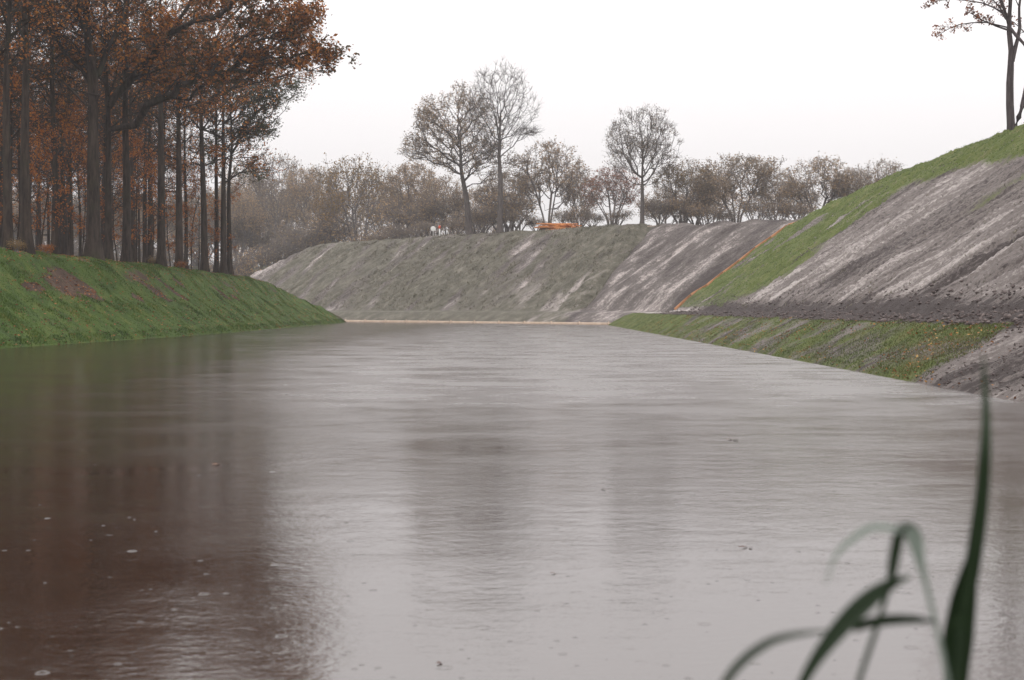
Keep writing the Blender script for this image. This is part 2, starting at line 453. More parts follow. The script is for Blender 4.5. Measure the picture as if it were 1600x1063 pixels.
grass = grass - 0.45 * sstep(3.0, 4.0, D) * np.clip(fbm(Y * 0.35, D * 0.8, 3) + 0.1, 0, 1)
o = link('left_bank', mesh_np('left_bank', np.stack([X, Y, Z], -1).reshape(-1, 3), grid_faces(len(yl), len(dl))[:, ::-1], M['bank'], True,
         {'st': ('POINT', 'FLOAT_VECTOR', np.stack([Y, D, D * 0], -1)), 'grass': ('POINT', 'FLOAT', grass), 'pale': ('POINT', 'FLOAT', 0.05 * sc)}))
tag(o, 'green grass bank below the tall trees with bare brown scrapes', 'bank', kind='structure')

# right rampart: grass foot bank, muddy berm, bare streaked slope, green end and crest
dr = np.concatenate([np.linspace(-2.5, 0, 5)[:-1], np.linspace(0, 2.4, 20)[:-1], np.linspace(2.4, 6.0, 30)[:-1], np.linspace(6.0, 18.5, 84)[:-1], np.linspace(18.5, 26, 12), np.linspace(30, 90, 10)])
yr = np.concatenate([np.linspace(-30, 18, 20)[:-1], np.linspace(18, 60, 320)[:-1], np.linspace(60, 116.8, 230)[:-1], np.linspace(116.8, 118.6, 14)[:-1], np.linspace(118.6, 135, 40)])
Y, D = np.meshgrid(yr, dr, indexing='ij')
X = right_shore(Y) + D
Z = right_z(X, Y)
T = D - 4.4
S = Y + 1.0 * T
gslope = sstep(-4, 4, Y - 81.5 - 14 * np.exp(-T / 1.6) + 4.0 * noise2(S * 0.30, T * 0.25)) * (0.86 - 0.80 * sstep(0.15, 0.5, fbm(S * 0.35, T * 0.14 + 4, 4)) - 0.35 * (1 - sstep(0, 4, T)))
gtop = sstep(0.0, 1.6, T - (8.5 + 0.8 * noise2(Y * 0.16, 1.5))) * 0.95
gstr = 0.62 * np.exp(-((S - 61.0 - 0.7 * noise2(T * 0.4, 8.0)) / 1.1) ** 2) * sstep(5.5, 8, T) * (1 - sstep(11, 13, T))
gstr = gstr + 0.45 * np.exp(-((S - 63.2) / 0.7) ** 2) * sstep(4.5, 6, T) * (1 - sstep(8, 9, T))
up = np.maximum(np.maximum(gslope, gtop), gstr)
low = sstep(-0.4, 0.5, Y - 28.6 - 0.35 * noise2(D * 2.0, Y * 0.3)) * (0.60 - 0.26 * sstep(0.05, 0.55, fbm((Y + 1.1 * D) * 0.40, D * 0.5, 4, 0.6)) + 0.35 * fbm(Y * 0.25, D * 0.7 + 3, 4, 0.6) + 0.5 * sstep(60, 110, Y))
low = np.where(D > 1.95 + 0.2 * noise2(Y * 0.8, 2.2), np.where(Y > 100, 0.3 * sstep(112, 116, Y), 0.0), low)
grass = np.where(T > 0.6, up, low)
pale = (0.10 * fbm(S * 0.16, T * 0.06 + 9, 3) + 0.07 * fbm(S * 0.55, T * 0.12 + 2, 3)) * sstep(0.8, 2, T)
pale = pale - 0.20 * sstep(1.7, 2.2, D) * (1 - sstep(0.3, 1.2, T)) * sstep(0, 10, 104 - Y)      # dark turned mud on the berm
pale = pale + 0.18 * sstep(0, 6, Y - 102) * sstep(1.9, 2.3, D) * (1 - sstep(4.3, 5, D))
pale = pale - 0.035 * (1 - sstep(27.8, 29.2, Y)) * (D < 2.2) - 0.06 * sstep(27.8, 29.2, Y) * (D < 1.9)
o = link('right_rampart', mesh_np('right_rampart', np.stack([X, Y, Z], -1).reshape(-1, 3), grid_faces(len(yr), len(dr)), M['rampart'], True,
         {'st': ('POINT', 'FLOAT_VECTOR', np.stack([S, T, T * 0], -1)), 'grass': ('POINT', 'FLOAT', grass), 'pale': ('POINT', 'FLOAT', pale)}))
tag(o, 'steep earth rampart with streaked bare soil, green crest and grassy foot', 'rampart', kind='structure')

# far rampart across the end of the moat
sf = np.concatenate([np.linspace(-55, -22, 130)[:-1], np.linspace(-22, 70, 420)])
tf = np.concatenate([np.linspace(-2.5, 0, 4)[:-1], np.linspace(0, 4, 16)[:-1], np.linspace(4, 16, 80)[:-1], np.linspace(16, 20, 8)[:-1], np.linspace(20, 110, 10)])
S, T = np.meshgrid(sf, tf, indexing='ij')
X, Y = far_st(S, T)
Z = far_z(S, T)
W = S + 0.12 * T
sec = sstep(-0.6, 0.6, W - 37.5 - 0.8 * noise2(T * 0.3, 2.0))         # bare brown section on the right
grass = (1 - sec) * (0.74 + 0.35 * fbm(W * 0.12, T * 0.08, 3) - 0.5 * sstep(0.1, 0.6, fbm(W * 0.35, T * 0.12 + 3, 3)))
grass = grass * sstep(-38, -29, S + 2 * noise2(T * 0.4, 0.5)) + 0.5 * (T < 3.3) * (S < 30)
pale = sec * (-0.01 + 0.17 * fbm((S - 0.3 * T) * 0.22, T * 0.08 + 2, 4)) - sec * 0.10 * sstep(46, 54, W)
pale = pale + 0.15 * np.exp(-((W - 35.2 - 0.9 * noise2(T * 0.3, 1.0)) / 1.2) ** 2) - 0.14 * np.exp(-((W - 37.6 - 0.9 * noise2(T * 0.3, 1.0)) / 0.9) ** 2) + 0.16 * np.exp(-((S + 38 - 0.5 * (T - 12)) / 2.5) ** 2) * (T > 7)
pale = pale + 0.10 * (1 - sec) * sstep(16, 26, S) * (1 - sstep(4, 9, T))
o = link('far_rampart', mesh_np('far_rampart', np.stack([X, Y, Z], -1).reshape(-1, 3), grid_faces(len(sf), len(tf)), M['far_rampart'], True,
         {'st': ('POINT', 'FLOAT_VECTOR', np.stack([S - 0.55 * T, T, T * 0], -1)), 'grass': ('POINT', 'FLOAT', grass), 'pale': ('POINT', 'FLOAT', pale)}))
tag(o, 'grey-green earth rampart closing the far end of the moat', 'rampart', kind='structure')

# field beyond the far channel on the left
xs = np.linspace(-300, -20, 40); ys = np.linspace(196, 360, 30)
X, Y = np.meshgrid(xs, ys, indexing='ij')
Z = np.interp(Y, [196, 206, 214, 232, 360], [-1.5, -1.5, 0.8, 8.5, 9.0]) + 0.2 * noise2(X * 0.1, Y * 0.1)
o = link('far_field', mesh_np('far_field', np.stack([X, Y, Z], -1).reshape(-1, 3), grid_faces(40, 30), M['ground'], True))
tag(o, 'flat brown field beyond the far channel', 'field', kind='structure')

# ------------------------------------------------------------------ tree builder (all branches of one level grown together)
def unit(v): return v / np.maximum(np.linalg.norm(v, axis=-1, keepdims=True), 1e-9)
def grow(start, dirs, lens, rads, nseg, wob, up, tip, r):
    n = len(start)
    pts = np.zeros((n, nseg + 1, 3)); pts[:, 0] = start
    d = unit(dirs)
    for k in range(nseg):
        d = unit(d + wob * r.randn(n, 3) + np.array([0, 0, up]))
        pts[:, k + 1] = pts[:, k] + d * (lens / nseg)[:, None]
    rad = rads[:, None] * np.linspace(1, tip, nseg + 1)[None, :]
    return pts, rad
def spawn(pts, rad, nchild, t0, t1, ang, r, lenf, radf, tdown=0.5, flat=0.0):
    n, k, _ = pts.shape
    L = np.linalg.norm(np.diff(pts, axis=1), axis=2).sum(1)
    idx = np.repeat(np.arange(n), nchild)
    m = len(idx)
    strat = (np.tile(np.arange(nchild), n) + r.rand(m)) / nchild
    t = t0 + (t1 - t0) * strat
    f = t * (k - 1); i = np.minimum(f.astype(int), k - 2); fr = (f - i)[:, None]
    a = pts[idx, i]; b = pts[idx, i + 1]
    p = a + (b - a) * fr; d = unit(b - a)
    rr = rad[idx, i] * (1 - fr[:, 0]) + rad[idx, i + 1] * fr[:, 0]
    q = r.randn(m, 3); q[:, 2] *= (1 - flat)
    q = unit(q - (q * d).sum(1, keepdims=True) * d)
    th = np.radians(r.uniform(ang[0], ang[1], m))[:, None]
    nd = d * np.cos(th) + q * np.sin(th)
    ln = L[idx] * r.uniform(lenf[0], lenf[1], m) * (1 - tdown * t)
    return p, nd, ln, np.minimum(rr * 0.8, rr * radf + 0.0)
def tubes(pts, rad, sides):
    n, k, _ = pts.shape
    d = np.gradient(pts, axis=1); d = unit(d)
    ref = np.where(np.abs(d[..., 2:3]) > 0.9, np.array([1.0, 0, 0]), np.array([0, 0, 1.0]))
    a = unit(np.cross(d, ref)); b = np.cross(d, a)
    th = np.linspace(0, 2 * np.pi, sides, endpoint=False)
    v = pts[:, :, None, :] + rad[:, :, None, None] * (a[:, :, None, :] * np.cos(th)[None, None, :, None] + b[:, :, None, :] * np.sin(th)[None, None, :, None])
    base = (np.arange(n) * k * sides)[:, None, None]
    i = np.arange(k - 1)[None, :, None] * sides; j = np.arange(sides)[None, None, :]; j2 = (j + 1) % sides
    f = np.stack([base + i + j, base + i + sides + j, base + i + sides + j2, base + i + j2], -1).reshape(-1, 4)
    return v.reshape(-1, 3), f
class Geo:
    def __init__(self): self.v = []; self.f = []; self.n = 0
    def add(self, v, f): self.v.append(v); self.f.append(f + self.n); self.n += len(v)
    def mesh(self, name, mat): return mesh_np(name, np.concatenate(self.v), np.concatenate(self.f), mat, True)
def leaf_quads(p, size, r, flat=0.35):
    n = len(p)
    a = unit(r.randn(n, 3) * np.array([1, 1, 1 - flat])); q = r.randn(n, 3); b = unit(np.cross(a, q))
    s = size * r.uniform(0.6, 1.3, n)[:, None]
    c = np.cross(a, b)
    v = np.stack([p - a * s, p + b * s * 0.55 + c * s * 0.15, p + a * s, p - b * s * 0.55 + c * s * 0.15], 1).reshape(-1, 3)
    f = np.arange(n * 4).reshape(-1, 4)
    return v, f
def leaves_mesh(name, p, size, r, mat):
    v, f = leaf_quads(p, size, r)
    return mesh_np(name, v, f, mat, False, {'rnd': ('FACE', 'FLOAT', r.rand(len(f)))})
def along(pts, per, t0, spread, r):
    n, k, _ = pts.shape
    idx = np.repeat(np.arange(n), per)
    t = r.uniform(t0, 1.0, len(idx)) * (k - 1); i = np.minimum(t.astype(int), k - 2); fr = (t - i)[:, None]
    return pts[idx, i] * (1 - fr) + pts[idx, i + 1] * fr + r.randn(len(idx), 3) * spread

def trunk_part(pts, rad, sides, r, flare=1.5, knots=0.05):
    rad = rad.copy()
    z = pts[0, :, 2] - pts[0, 0, 2]
    rad[0] *= 1 + (flare - 1) * np.exp(-z / 0.45)
    v, f = tubes(pts, rad, sides)
    c = np.repeat(pts[0], sides, 0)
    th = np.tile(np.linspace(0, 2 * np.pi, sides, endpoint=False), pts.shape[1]); zz = np.repeat(z, sides)
    k = 1 + knots * noise2(3 * np.cos(th) + 9 + zz * 0.5, 3 * np.sin(th) + zz * 0.9) + 0.18 * np.exp(-zz / 0.4) * np.cos(th * 5 + 1.0)
    return c + (v - c) * k[:, None], f

def build_tree(seed, H, R, levels, leafmat, bark, leaf=None, lean=(0, 0), limbs=None, trunk_len=1.0, wob=0.03, stems=1, stem_ang=0, flare=1.5, tip=0.15, sides=10, extra=None):
    """returns meshes (trunk, branches, crown) standing at the origin"""
    r = np.random.RandomState(seed)
    nseg = 14
    if stems == 1:
        s = np.zeros((1, 3)); s[0, 2] = -0.35
        d = np.array([[lean[0], lean[1], 1.0]])
        pts, rad = grow(s, d, np.array([H * trunk_len + 0.35]), np.array([R]), nseg, wob, 0.02, tip, r)
        tv, tf_ = trunk_part(pts, rad, sides, r, flare)
    else:
        th = np.arange(stems) / stems * 2 * np.pi + r.rand(stems) * 0.9
        aa = np.radians(stem_ang) * r.uniform(0.35, 1.15, stems)
        s = np.stack([np.cos(th) * R * 1.3, np.sin(th) * R * 1.3, np.full(stems, -0.3)], -1)
        d = np.stack([np.cos(th) * np.sin(aa), np.sin(th) * np.sin(aa), np.cos(aa)], -1)
        pts, rad = grow(s, d, H * trunk_len * r.uniform(0.8, 1.05, stems), np.full(stems, R), nseg, wob, 0.03, tip, r)
        tv, tf_ = tubes(pts, rad, sides)
    tm = mesh_np('trunk', tv, tf_, bark, True)
    G = Geo()
    cur_p, cur_r = pts, rad
    leafp = []
    for li, lv in enumerate(levels):
        p, dd, ln, rr = spawn(cur_p, cur_r, lv['n'], lv.get('t0', 0.2), lv.get('t1', 1.0), lv['ang'], r, lv['len'], lv.get('rad', 0.6), lv.get('tdown', 0.5), lv.get('flat', 0.0))
        rr = np.maximum(rr, lv.get('rmin', 0.008))
        np_, nr_ = grow(p, dd, ln, rr, lv.get('seg', 4), lv.get('wob', 0.12), lv.get('up', 0.05), lv.get('tip', 0.35), r)
        if li == 0 and limbs is not None:
            LP, LR = limbs
            k = np_.shape[1]
            L2 = np.stack([np.stack([np.interp(np.linspace(0, 1, k), np.linspace(0, 1, len(q)), np.asarray(q)[:, c]) for c in range(3)], -1) for q in LP])
            L2[:, 1:-1] += 0.08 * r.randn(*L2[:, 1:-1].shape)
            R2 = np.asarray(LR)[:, None] * np.linspace(1, 0.3, k)[None]
            np_ = np.concatenate([np_, L2]); nr_ = np.concatenate([nr_, R2])
        G.add(*tubes(np_, nr_, lv.get('sides', 4)))
        if lv.get('leaf'):
            leafp.append(along(np_, lv['leaf'], lv.get('lt0', 0.3), lv.get('spread', 0.1), r))
        cur_p, cur_r = np_, nr_
    bm_ = G.mesh('branches', bark)
    cm = None
    if leafp:
        lp = np.concatenate(leafp)
        if leaf and 'keep' in leaf:
            lp = lp[leaf['keep'](lp, r)]
        cm = leaves_mesh('crown', lp, leaf['size'], r, leafmat)
    return tm, bm_, cm


def thin(frac):
    return lambda p, r: r.rand(len(p)) < frac

def ellipsoid(r, n, c, rad, shell=0.45, zmin=-1.0):
    """points in an ellipsoid, crowded towards its shell"""
    p = unit(r.randn(n * 3, 3)); p = p[p[:, 2] > zmin][:n]
    q = r.rand(len(p)) ** (1 / 3.0); q = shell + (1 - shell) * q
    q = np.where(r.rand(len(p)) < 0.35, r.rand(len(p)) ** 0.5, q)
    lump = 1 + 0.16 * noise2(p[:, 0] * 2.2 + c[0] + 5, p[:, 1] * 2.2 + p[:, 2] * 1.9 + c[2])
    return np.asarray(c) + p * (q * lump)[:, None] * np.asarray(rad)

def env_tree(seed, trunks, pts, bark, leafmat, R, bf=0.5, rtip=0.012, twig=(4, 0.7), leaf=None, leaf_n=3, wiggle=0.12, up=0.25, sides=8, flare=1.4, pw=0.46, limbs=()):
    """a tree whose limbs are grown out to fill a crown of given points; trunks, limbs: hand-laid polylines [(x, y, z), ...] and trunk radii R"""
    r = np.random.RandomState(seed)
    pos = []; par = []; plen = []
    trunk_nodes = []
    def addline(q, first_par=-1, n=12, wob=0.0):
        q = np.asarray(q, float)
        t = np.linspace(0, 1, n); L = np.stack([np.interp(t, np.linspace(0, 1, len(q)), q[:, c]) for c in range(3)], -1)
        L[1:-1] += wob * r.randn(n - 2, 3)
        ids = []
        for k in range(n):
            p_ = first_par if k == 0 else ids[-1]
            pos.append(L[k]); par.append(p_)
            plen.append(0.0 if p_ < 0 else plen[p_] + np.linalg.norm(L[k] - pos[p_])); ids.append(len(pos) - 1)
        return ids
    for q in trunks: trunk_nodes.append(addline(q, -1, 14, 0.0))
    for q in limbs:
        P0 = np.array(pos); j = int(np.argmin(np.linalg.norm(P0 - np.asarray(q[0]), axis=1)))
        addline(q, j, 11, 0.06)
    ntr = len(pos)
    start = np.array([q[-1] for q in trunks]).mean(0)
    order = np.argsort(np.linalg.norm(pts - start, axis=1) + 0.4 * r.rand(len(pts)))
    cap = ntr + len(pts) * 4
    PA = np.zeros((cap, 3)); PL = np.zeros(cap); PA[:ntr] = pos; PL[:ntr] = plen
    usable = np.zeros(cap, bool)
    zlo = pts[:, 2].min() - 1.5
    usable[:ntr] = PA[:ntr, 2] > zlo
    m = ntr
    parent = np.full(cap, -1); parent[:ntr] = par
    tips = []
    for i in order:
        p = pts[i]
        dv = p - PA[:m]
        dist = np.sqrt((dv ** 2).sum(1))
        cost = dist + bf * PL[:m] + np.where(dv[:, 2] < -0.2 * dist, dist * 0.8, 0) + np.where(usable[:m], 0, 1e6)
        j = int(np.argmin(cost)); d0 = dist[j]
        k = 1 if d0 < 0.7 else (2 if d0 < 1.8 else 3)
        a = PA[j]; prev = j
        for s_ in range(1, k + 1):
            f = s_ / k
            q = a + (p - a) * f
            if s_ < k:
                q = q + np.array([0, 0, -up * d0 * 0.5 * math.sin(math.pi * f)]) + wiggle * d0 * 0.4 * r.randn(3)
            PA[m] = q; PL[m] = PL[prev] + np.linalg.norm(q - PA[prev]); parent[m] = prev; usable[m] = True
            prev = m; m += 1
        tips.append(prev)
    PA = PA[:m]; parent = parent[:m]
    cnt = np.zeros(m); cnt[tips] = 1.0
    for i in range(m - 1, -1, -1):
        if parent[i] >= 0: cnt[parent[i]] += max(cnt[i], 0.3)
    rad = rtip * np.maximum(cnt, 1) ** pw
    # trunks as proper tapered tubes, everything else as frusta
    T = Geo()
    for ids, R_ in zip(trunk_nodes, R):
        q = PA[ids]; rt = np.maximum(np.interp(np.linspace(0, 1, len(ids)), [0, 1], [R_, R_ * 0.22]), rad[ids[-1]])
        v, f = trunk_part(q[None], rt[None], sides, r, flare); T.add(v, f)
        rad[ids] = rt
    G = Geo()
    ei = np.array([i for i in range(m) if parent[i] >= 0 and not any(i in ids for ids in trunk_nodes)])
    pa = parent[ei]
    r1 = rad[ei]; r0 = np.minimum(rad[pa], r1 * 1.35)
    big = r1 > 0.05
    for msk, sd in ((big, 6), (~big, 3)):
        if msk.any():
            G.add(*tubes(np.stack([PA[pa[msk]], PA[ei[msk]]], 1), np.stack([r0[msk], r1[msk]], 1), sd))
    # twigs
    tips = np.array(tips); nt, tl = twig
    od = unit(PA[tips] - PA[parent[tips]])
    idx = np.repeat(np.arange(len(tips)), nt)
    dirs = unit(od[idx] * 0.9 + 0.75 * r.randn(len(idx), 3) + np.array([0, 0, up]))
    tw, tr = grow(PA[tips][idx], dirs, tl * r.uniform(0.5, 1.3, len(idx)), np.full(len(idx), rtip), 2, 0.18, 0.05, 0.5, r)
    G.add(*tubes(tw, tr, 3))
    tm = T.mesh('trunk', bark); bm_ = G.mesh('branches', bark); cm = None
    if leaf:
        lp = along(tw, leaf_n, 0.0, leaf.get('spread', 0.14), r)
        if 'keep' in leaf: lp = lp[leaf['keep'](lp, r)]
        cm = leaves_mesh('crown', lp, leaf['size'], r, leafmat)
    return tm, bm_, cm

def place_tree(name, meshes, loc, label, group=None, rz=0.0, scale=(1, 1, 1), cat='tree'):
    e = empty(name, loc, rz, scale)
    tag(e, label, cat, group)
    link('trunk', meshes[0], e)
    if meshes[1]: tag(link('branches', meshes[1], e), kind='stuff')
    if meshes[2]: tag(link('crown', meshes[2], e), kind='stuff')
    return e

def dome(seed, mat, H=11.0, stems=4, spread=1.6, rx=4.6, leafn=3, size=0.12, npts=330, low=0.5, lumps=6, keep=1.0, tw=0.85):
    rd = np.random.RandomState(seed)
    th = np.arange(stems) / stems * 6.283 + rd.rand()
    tr = [[(0.25 * math.cos(t), 0.25 * math.sin(t), -0.3), (spread * 0.35 * math.cos(t), spread * 0.35 * math.sin(t), H * 0.2), (spread * math.cos(t), spread * math.sin(t), H * rd.uniform(0.42, 0.6))] for t in th] if stems > 1 else [[(0, 0, -0.3), (0.1, 0, H * 0.3), (0, 0, H * 0.6)]]
    P = [ellipsoid(rd, int(npts * 0.75), (0, 0, H * 0.64), (rx * 0.95, rx * 0.95, H * 0.34), 0.5, -0.75)]
    for k in range(lumps):
        t = rd.uniform(0, 6.283); q = rd.uniform(0.45, 0.85)
        P.append(ellipsoid(rd, int(npts * 0.3 / lumps) + 4, (rx * q * math.cos(t), rx * q * math.sin(t), H * rd.uniform(0.48, 0.84)), (rx * 0.32, rx * 0.32, H * 0.13), 0.3))
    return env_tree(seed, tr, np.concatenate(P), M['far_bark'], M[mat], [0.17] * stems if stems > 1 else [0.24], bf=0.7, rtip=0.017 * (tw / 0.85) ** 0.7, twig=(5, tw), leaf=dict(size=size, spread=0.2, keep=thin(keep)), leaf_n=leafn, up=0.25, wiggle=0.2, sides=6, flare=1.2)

# ------------------------------------------------------------------ the wood on the left bank
def oak(seed, H=21, R=0.30, limbs=(), lean=(0, 0), t0=0.42, leafn=4, leafmat='rust_leaf', size=0.11, rx=5.0, keep=1.0, npts=330, side=None, twigs=5):
    rd = np.random.RandomState(seed)
    tr = [[(0, 0, -0.35), (lean[0] * 4 + rd.uniform(-.12, .12), lean[1] * 4, H * 0.2), (lean[0] * 8 + rd.uniform(-.2, .2), lean[1] * 8, H * 0.42), (lean[0] * 10 + rd.uniform(-.4, .4), lean[1] * 10, H * 0.62), (lean[0] * 11, 0, H * 0.85)]]
    cz = H * (t0 + 1.0) / 2
    P = [ellipsoid(rd, npts, (lean[0] * 8, 0, cz), (rx, rx, H * (1 - t0) / 2), 0.5)]
    for k in range(5):
        t = rd.uniform(0, 6.283)
        P.append(ellipsoid(rd, 18, (rx * 0.75 * math.cos(t), rx * 0.75 * math.sin(t), H * rd.uniform(t0 - 0.12, 0.7)), (1.6, 1.6, 0.8), 0.2))
    for q in limbs:
        q = np.asarray(q)
        for k in range(len(q)):
            f = k / (len(q) - 1)
            if f < 0.3: continue
            P.append(q[k] + rd.randn(int(26 + 16 * f), 3) * np.array([1.0, 1.4, 0.65]) * (1.15 - 0.5 * f) + np.array([0, 0, 0.35]))
    if side is not None: P += side(rd)
    return env_tree(seed, tr, np.concatenate(P), M['oak_bark'], M[leafmat], [R], bf=0.55, rtip=0.013, twig=(twigs, 0.6), leaf=dict(size=size, spread=0.16, keep=thin(keep)), leaf_n=leafn, up=0.1, wiggle=0.3, sides=12, flare=1.45, pw=0.5, limbs=limbs)

CREST_X = -24.4
def wood_spot(px, off=0.0):
    d = (-CREST_X + off) * FPX / (800.0 - px)
    return (px - 800.0) / FPX * d, d

def rel(base, L):
    return [at(*q) - base for q in L]

front = []   # (px, offset behind the crest, trunk width px, seed kind, label)
# hero trees with the limbs the photograph shows
def hero(px, off, wpx, seed, limbs_px, label, **kw):
    x, y = wood_spot(px, off)
    z = float(left_z(x, y)) - 0.02
    base = np.array([x, y, z])
    R = wpx / FPX * y / 2
    LP = [rel(base, [(a, b, y + c) for a, b, c in q]) for q, rr_ in limbs_px]
    m = oak(seed, R=R, limbs=LP, **kw)
    return place_tree('oak_tree', m, (x, y, z), label, 'oaks along the top of the left bank')

hero(147, 0.0, 24, 101, [([(150, 140, 0), (128, 112, 0.5), (100, 80, 1), (84, 55, 1), (60, 10, 2), (40, -60, 2)], 0.16),
                         ([(152, 160, 0), (148, 90, -0.5), (138, 45, -1), (118, 15, -2), (95, -20, -2)], 0.13),
                         ([(155, 120, 0), (178, 70, 0), (200, 20, 1), (215, -60, 1)], 0.14)],
     'thickest grey oak trunk in the wood, forking high above the green bank', H=23, t0=0.55, leafn=2, keep=0.6, npts=220)
hero(170, 0.6, 13, 102, [([(172, 168, 0), (195, 138, 0), (226, 104, 0), (271, 56, -1), (330, 25, -2), (400, 40, -3), (445, 60, -4)], 0.26),
                         ([(198, 135, 0), (240, 112, 0), (282, 104, -1), (339, 97, -2), (400, 92, -2), (450, 88, -3), (508, 96, -4)], 0.17),
                         ([(271, 56, -1), (300, 0, -1), (340, -50, -2), (400, -80, -3), (455, -60, -4)], 0.16),
                         ([(330, 25, -2), (400, -5, -2), (440, 0, -3), (475, 32, -4)], 0.13),
                         ([(195, 158, 0), (240, 145, 0), (282, 138, -1), (340, 128, -1), (400, 112, -2)], 0.11)],
     'oak with long limbs sweeping right over the water, rust leaves to their tips', H=21, t0=0.55, leafn=4, size=0.13, npts=150)
hero(320, 0.2, 12, 103, [([(322, 168, 0), (343, 147, 0), (385, 135, -1), (433, 124, -1), (470, 112, -2)], 0.13),
                         ([(324, 130, 0), (350, 95, 0), (400, 60, -1), (440, 47, -2), (475, 56, -3)], 0.16),
                         ([(324, 100, 0), (345, 50, 0), (380, 10, -1), (430, -30, -2)], 0.15)],
     'straight oak trunk fourth from the right end of the wood, leafy limbs reaching right', H=22, t0=0.55, leafn=3, npts=200)
hero(360, 0.9, 9, 104, [([(360, 205, 0), (374, 195, 0), (408, 178, -1), (431, 161, -1), (455, 143, -2)], 0.09),
                        ([(361, 228, 0), (378, 218, 0), (395, 213, 0), (412, 208, -1)], 0.055),
                        ([(362, 180, 0), (380, 165, 0), (400, 155, -1), (415, 152, -1)], 0.06)],
     'slender rightmost trunk of the wood with dark olive leaves on low branches', H=19, t0=0.6, leafmat='olive_leaf', rx=2.6, keep=0.7, npts=150)

OAKS = [oak(201, leafn=1, npts=230, t0=0.52), oak(202, t0=0.50, leafn=1, npts=200), oak(203, lean=(0.05, 0), t0=0.52, leafn=1, npts=220), oak(204, H=23, t0=0.56, leafn=1, npts=220, keep=0.7)]
rows = [(-38, 0.6, 16, 0, 'oak trunk cut by the left edge of the picture, leftmost on the bank'),
        (14, 0.2, 16, 1, 'oak trunk near the left edge with yellow scrub at its foot'),
        (43, 0.0, 17, 3, 'reddish-brown oak trunk second from the left edge at the bank top'),
        (86, 2.2, 11, 0, 'thinner dark oak trunk between the left pair and the thickest trunk'),
        (198, 0.3, 15, 3, 'oak trunk with flared dark foot just right of the thickest pair'),
        (208, 3.0, 8, 2, 'thin oak trunk hard against the right side of a flared trunk'),
        (228, 4.2, 8, 0, 'thin dim oak trunk standing further back in the middle of the row'),
        (253, 0.2, 14, 1, 'sturdy oak trunk above the diagonal bare scrapes on the bank'),
        (281, 0.3, 13, 2, 'oak trunk with dark foot right of the trunk above the scrapes'),
        (291, 3.5, 6, 0, 'very thin trunk close behind the right side of a dark-footed oak'),
        (339, 2.0, 8, 3, 'thin oak trunk third from the right end of the wood'),
        (350, 0.5, 11, 0, 'oak trunk second from the right end of the wood')]
rr = np.random.RandomState(5)
for px, off, wpx, k, label in rows:
    x, y = wood_spot(px, off)
    z = float(left_z(x, y)) - 0.03
    s = np.clip((wpx / FPX * y / 2) / 0.30, 0.55, 1.25)
    sz = rr.uniform(0.92, 1.1)
    place_tree('oak_tree', OAKS[k], (x, y, z), label, 'oaks along the top of the left bank', rr.uniform(0, 6.28), (s if s > 0.8 else 0.8 * s + 0.16, s if s > 0.8 else 0.8 * s + 0.16, sz))

# deeper wood: shares one label, nothing tells these trunks apart
deep = []
tries = 0
while len(deep) < 62 and tries < 4000:
    tries += 1
    y = rr.uniform(74, 160); x = rr.uniform(-0.42 * y - 4, -29)
    px = 800 + x / y * FPX
    if px > 352 or px < -110: continue
    if y > 128 and x > -34: continue
    if 55 < px < 185 and y < 100: continue
    if any((x - a) ** 2 + (y - b) ** 2 < 9 for a, b in deep): continue
    deep.append((x, y))
for i, (x, y) in enumerate(deep):
    s = rr.uniform(0.62, 1.0)
    place_tree('background_oak', OAKS[rr.randint(0, 4)], (x, y, float(left_z(x, y)) - 0.03), 'dim oak deep in the wood behind the front row of trunks', 'oaks deep in the wood',
               rr.uniform(0, 6.28), (s, s, rr.uniform(0.8, 1.08)))

# orange understorey saplings between the trunks
def sapling(seed, mat):
    lv = [dict(n=16, t0=0.15, t1=0.98, ang=(45, 80), len=(0.22, 0.42), rad=0.45, seg=5, wob=0.12, up=0.04, sides=4, tdown=0.5),
          dict(n=6, t0=0.2, t1=1.0, ang=(25, 60), len=(0.3, 0.55), rad=0.5, seg=3, wob=0.15, up=0.0, sides=3, rmin=0.008, leaf=2, spread=0.12, flat=0.5),
          dict(n=4, t0=0.2, t1=1.0, ang=(25, 60), len=(0.4, 0.8), rad=0.5, seg=2, wob=0.15, up=0.0, sides=3, rmin=0.006, leaf=3, spread=0.12, lt0=0.0)]
    return build_tree(seed, 9.0, 0.07, lv, M[mat], M['oak_bark'], dict(size=0.085), wob=0.05, flare=1.2, sides=6)
SAPS = [sapling(301, 'orange_leaf'), sapling(302, 'orange_leaf')]
for i, (px, off, h, what) in enumerate([(215, 1.6, 1.05, 'between the flared trunk and the scrapes'), (238, 2.4, 1.15, 'left of the sturdy trunk above the scrapes'),
                                  (268, 1.8, 1.0, 'between two sturdy trunks above the scrapes'), (300, 1.5, 1.1, 'left of the straight oak with reaching limbs'),
                                  (311, 3.0, 1.0, 'behind the straight oak with reaching limbs'), (334, 2.2, 0.9, 'between the last trunks at the right end of the wood'),
                                  (110, 3.0, 1.1, 'left of the thickest trunk'), (65, 2.6, 1.0, 'between the left pair of trunks'), (25, 3.2, 1.05, 'near the left edge of the picture'),
                                  (128, 5.0, 1.2, 'deep behind the thickest trunk'), (184, 2.6, 0.9, 'just right of the thickest pair of trunks')]):
    x, y = wood_spot(px, off)
    place_tree('beech_sapling', SAPS[i % 2], (x, y, float(left_z(x, y)) - 0.03), 'orange-leaved sapling ' + what, 'orange saplings in the wood', rr.uniform(0, 6.28), (0.8, 0.8, h))

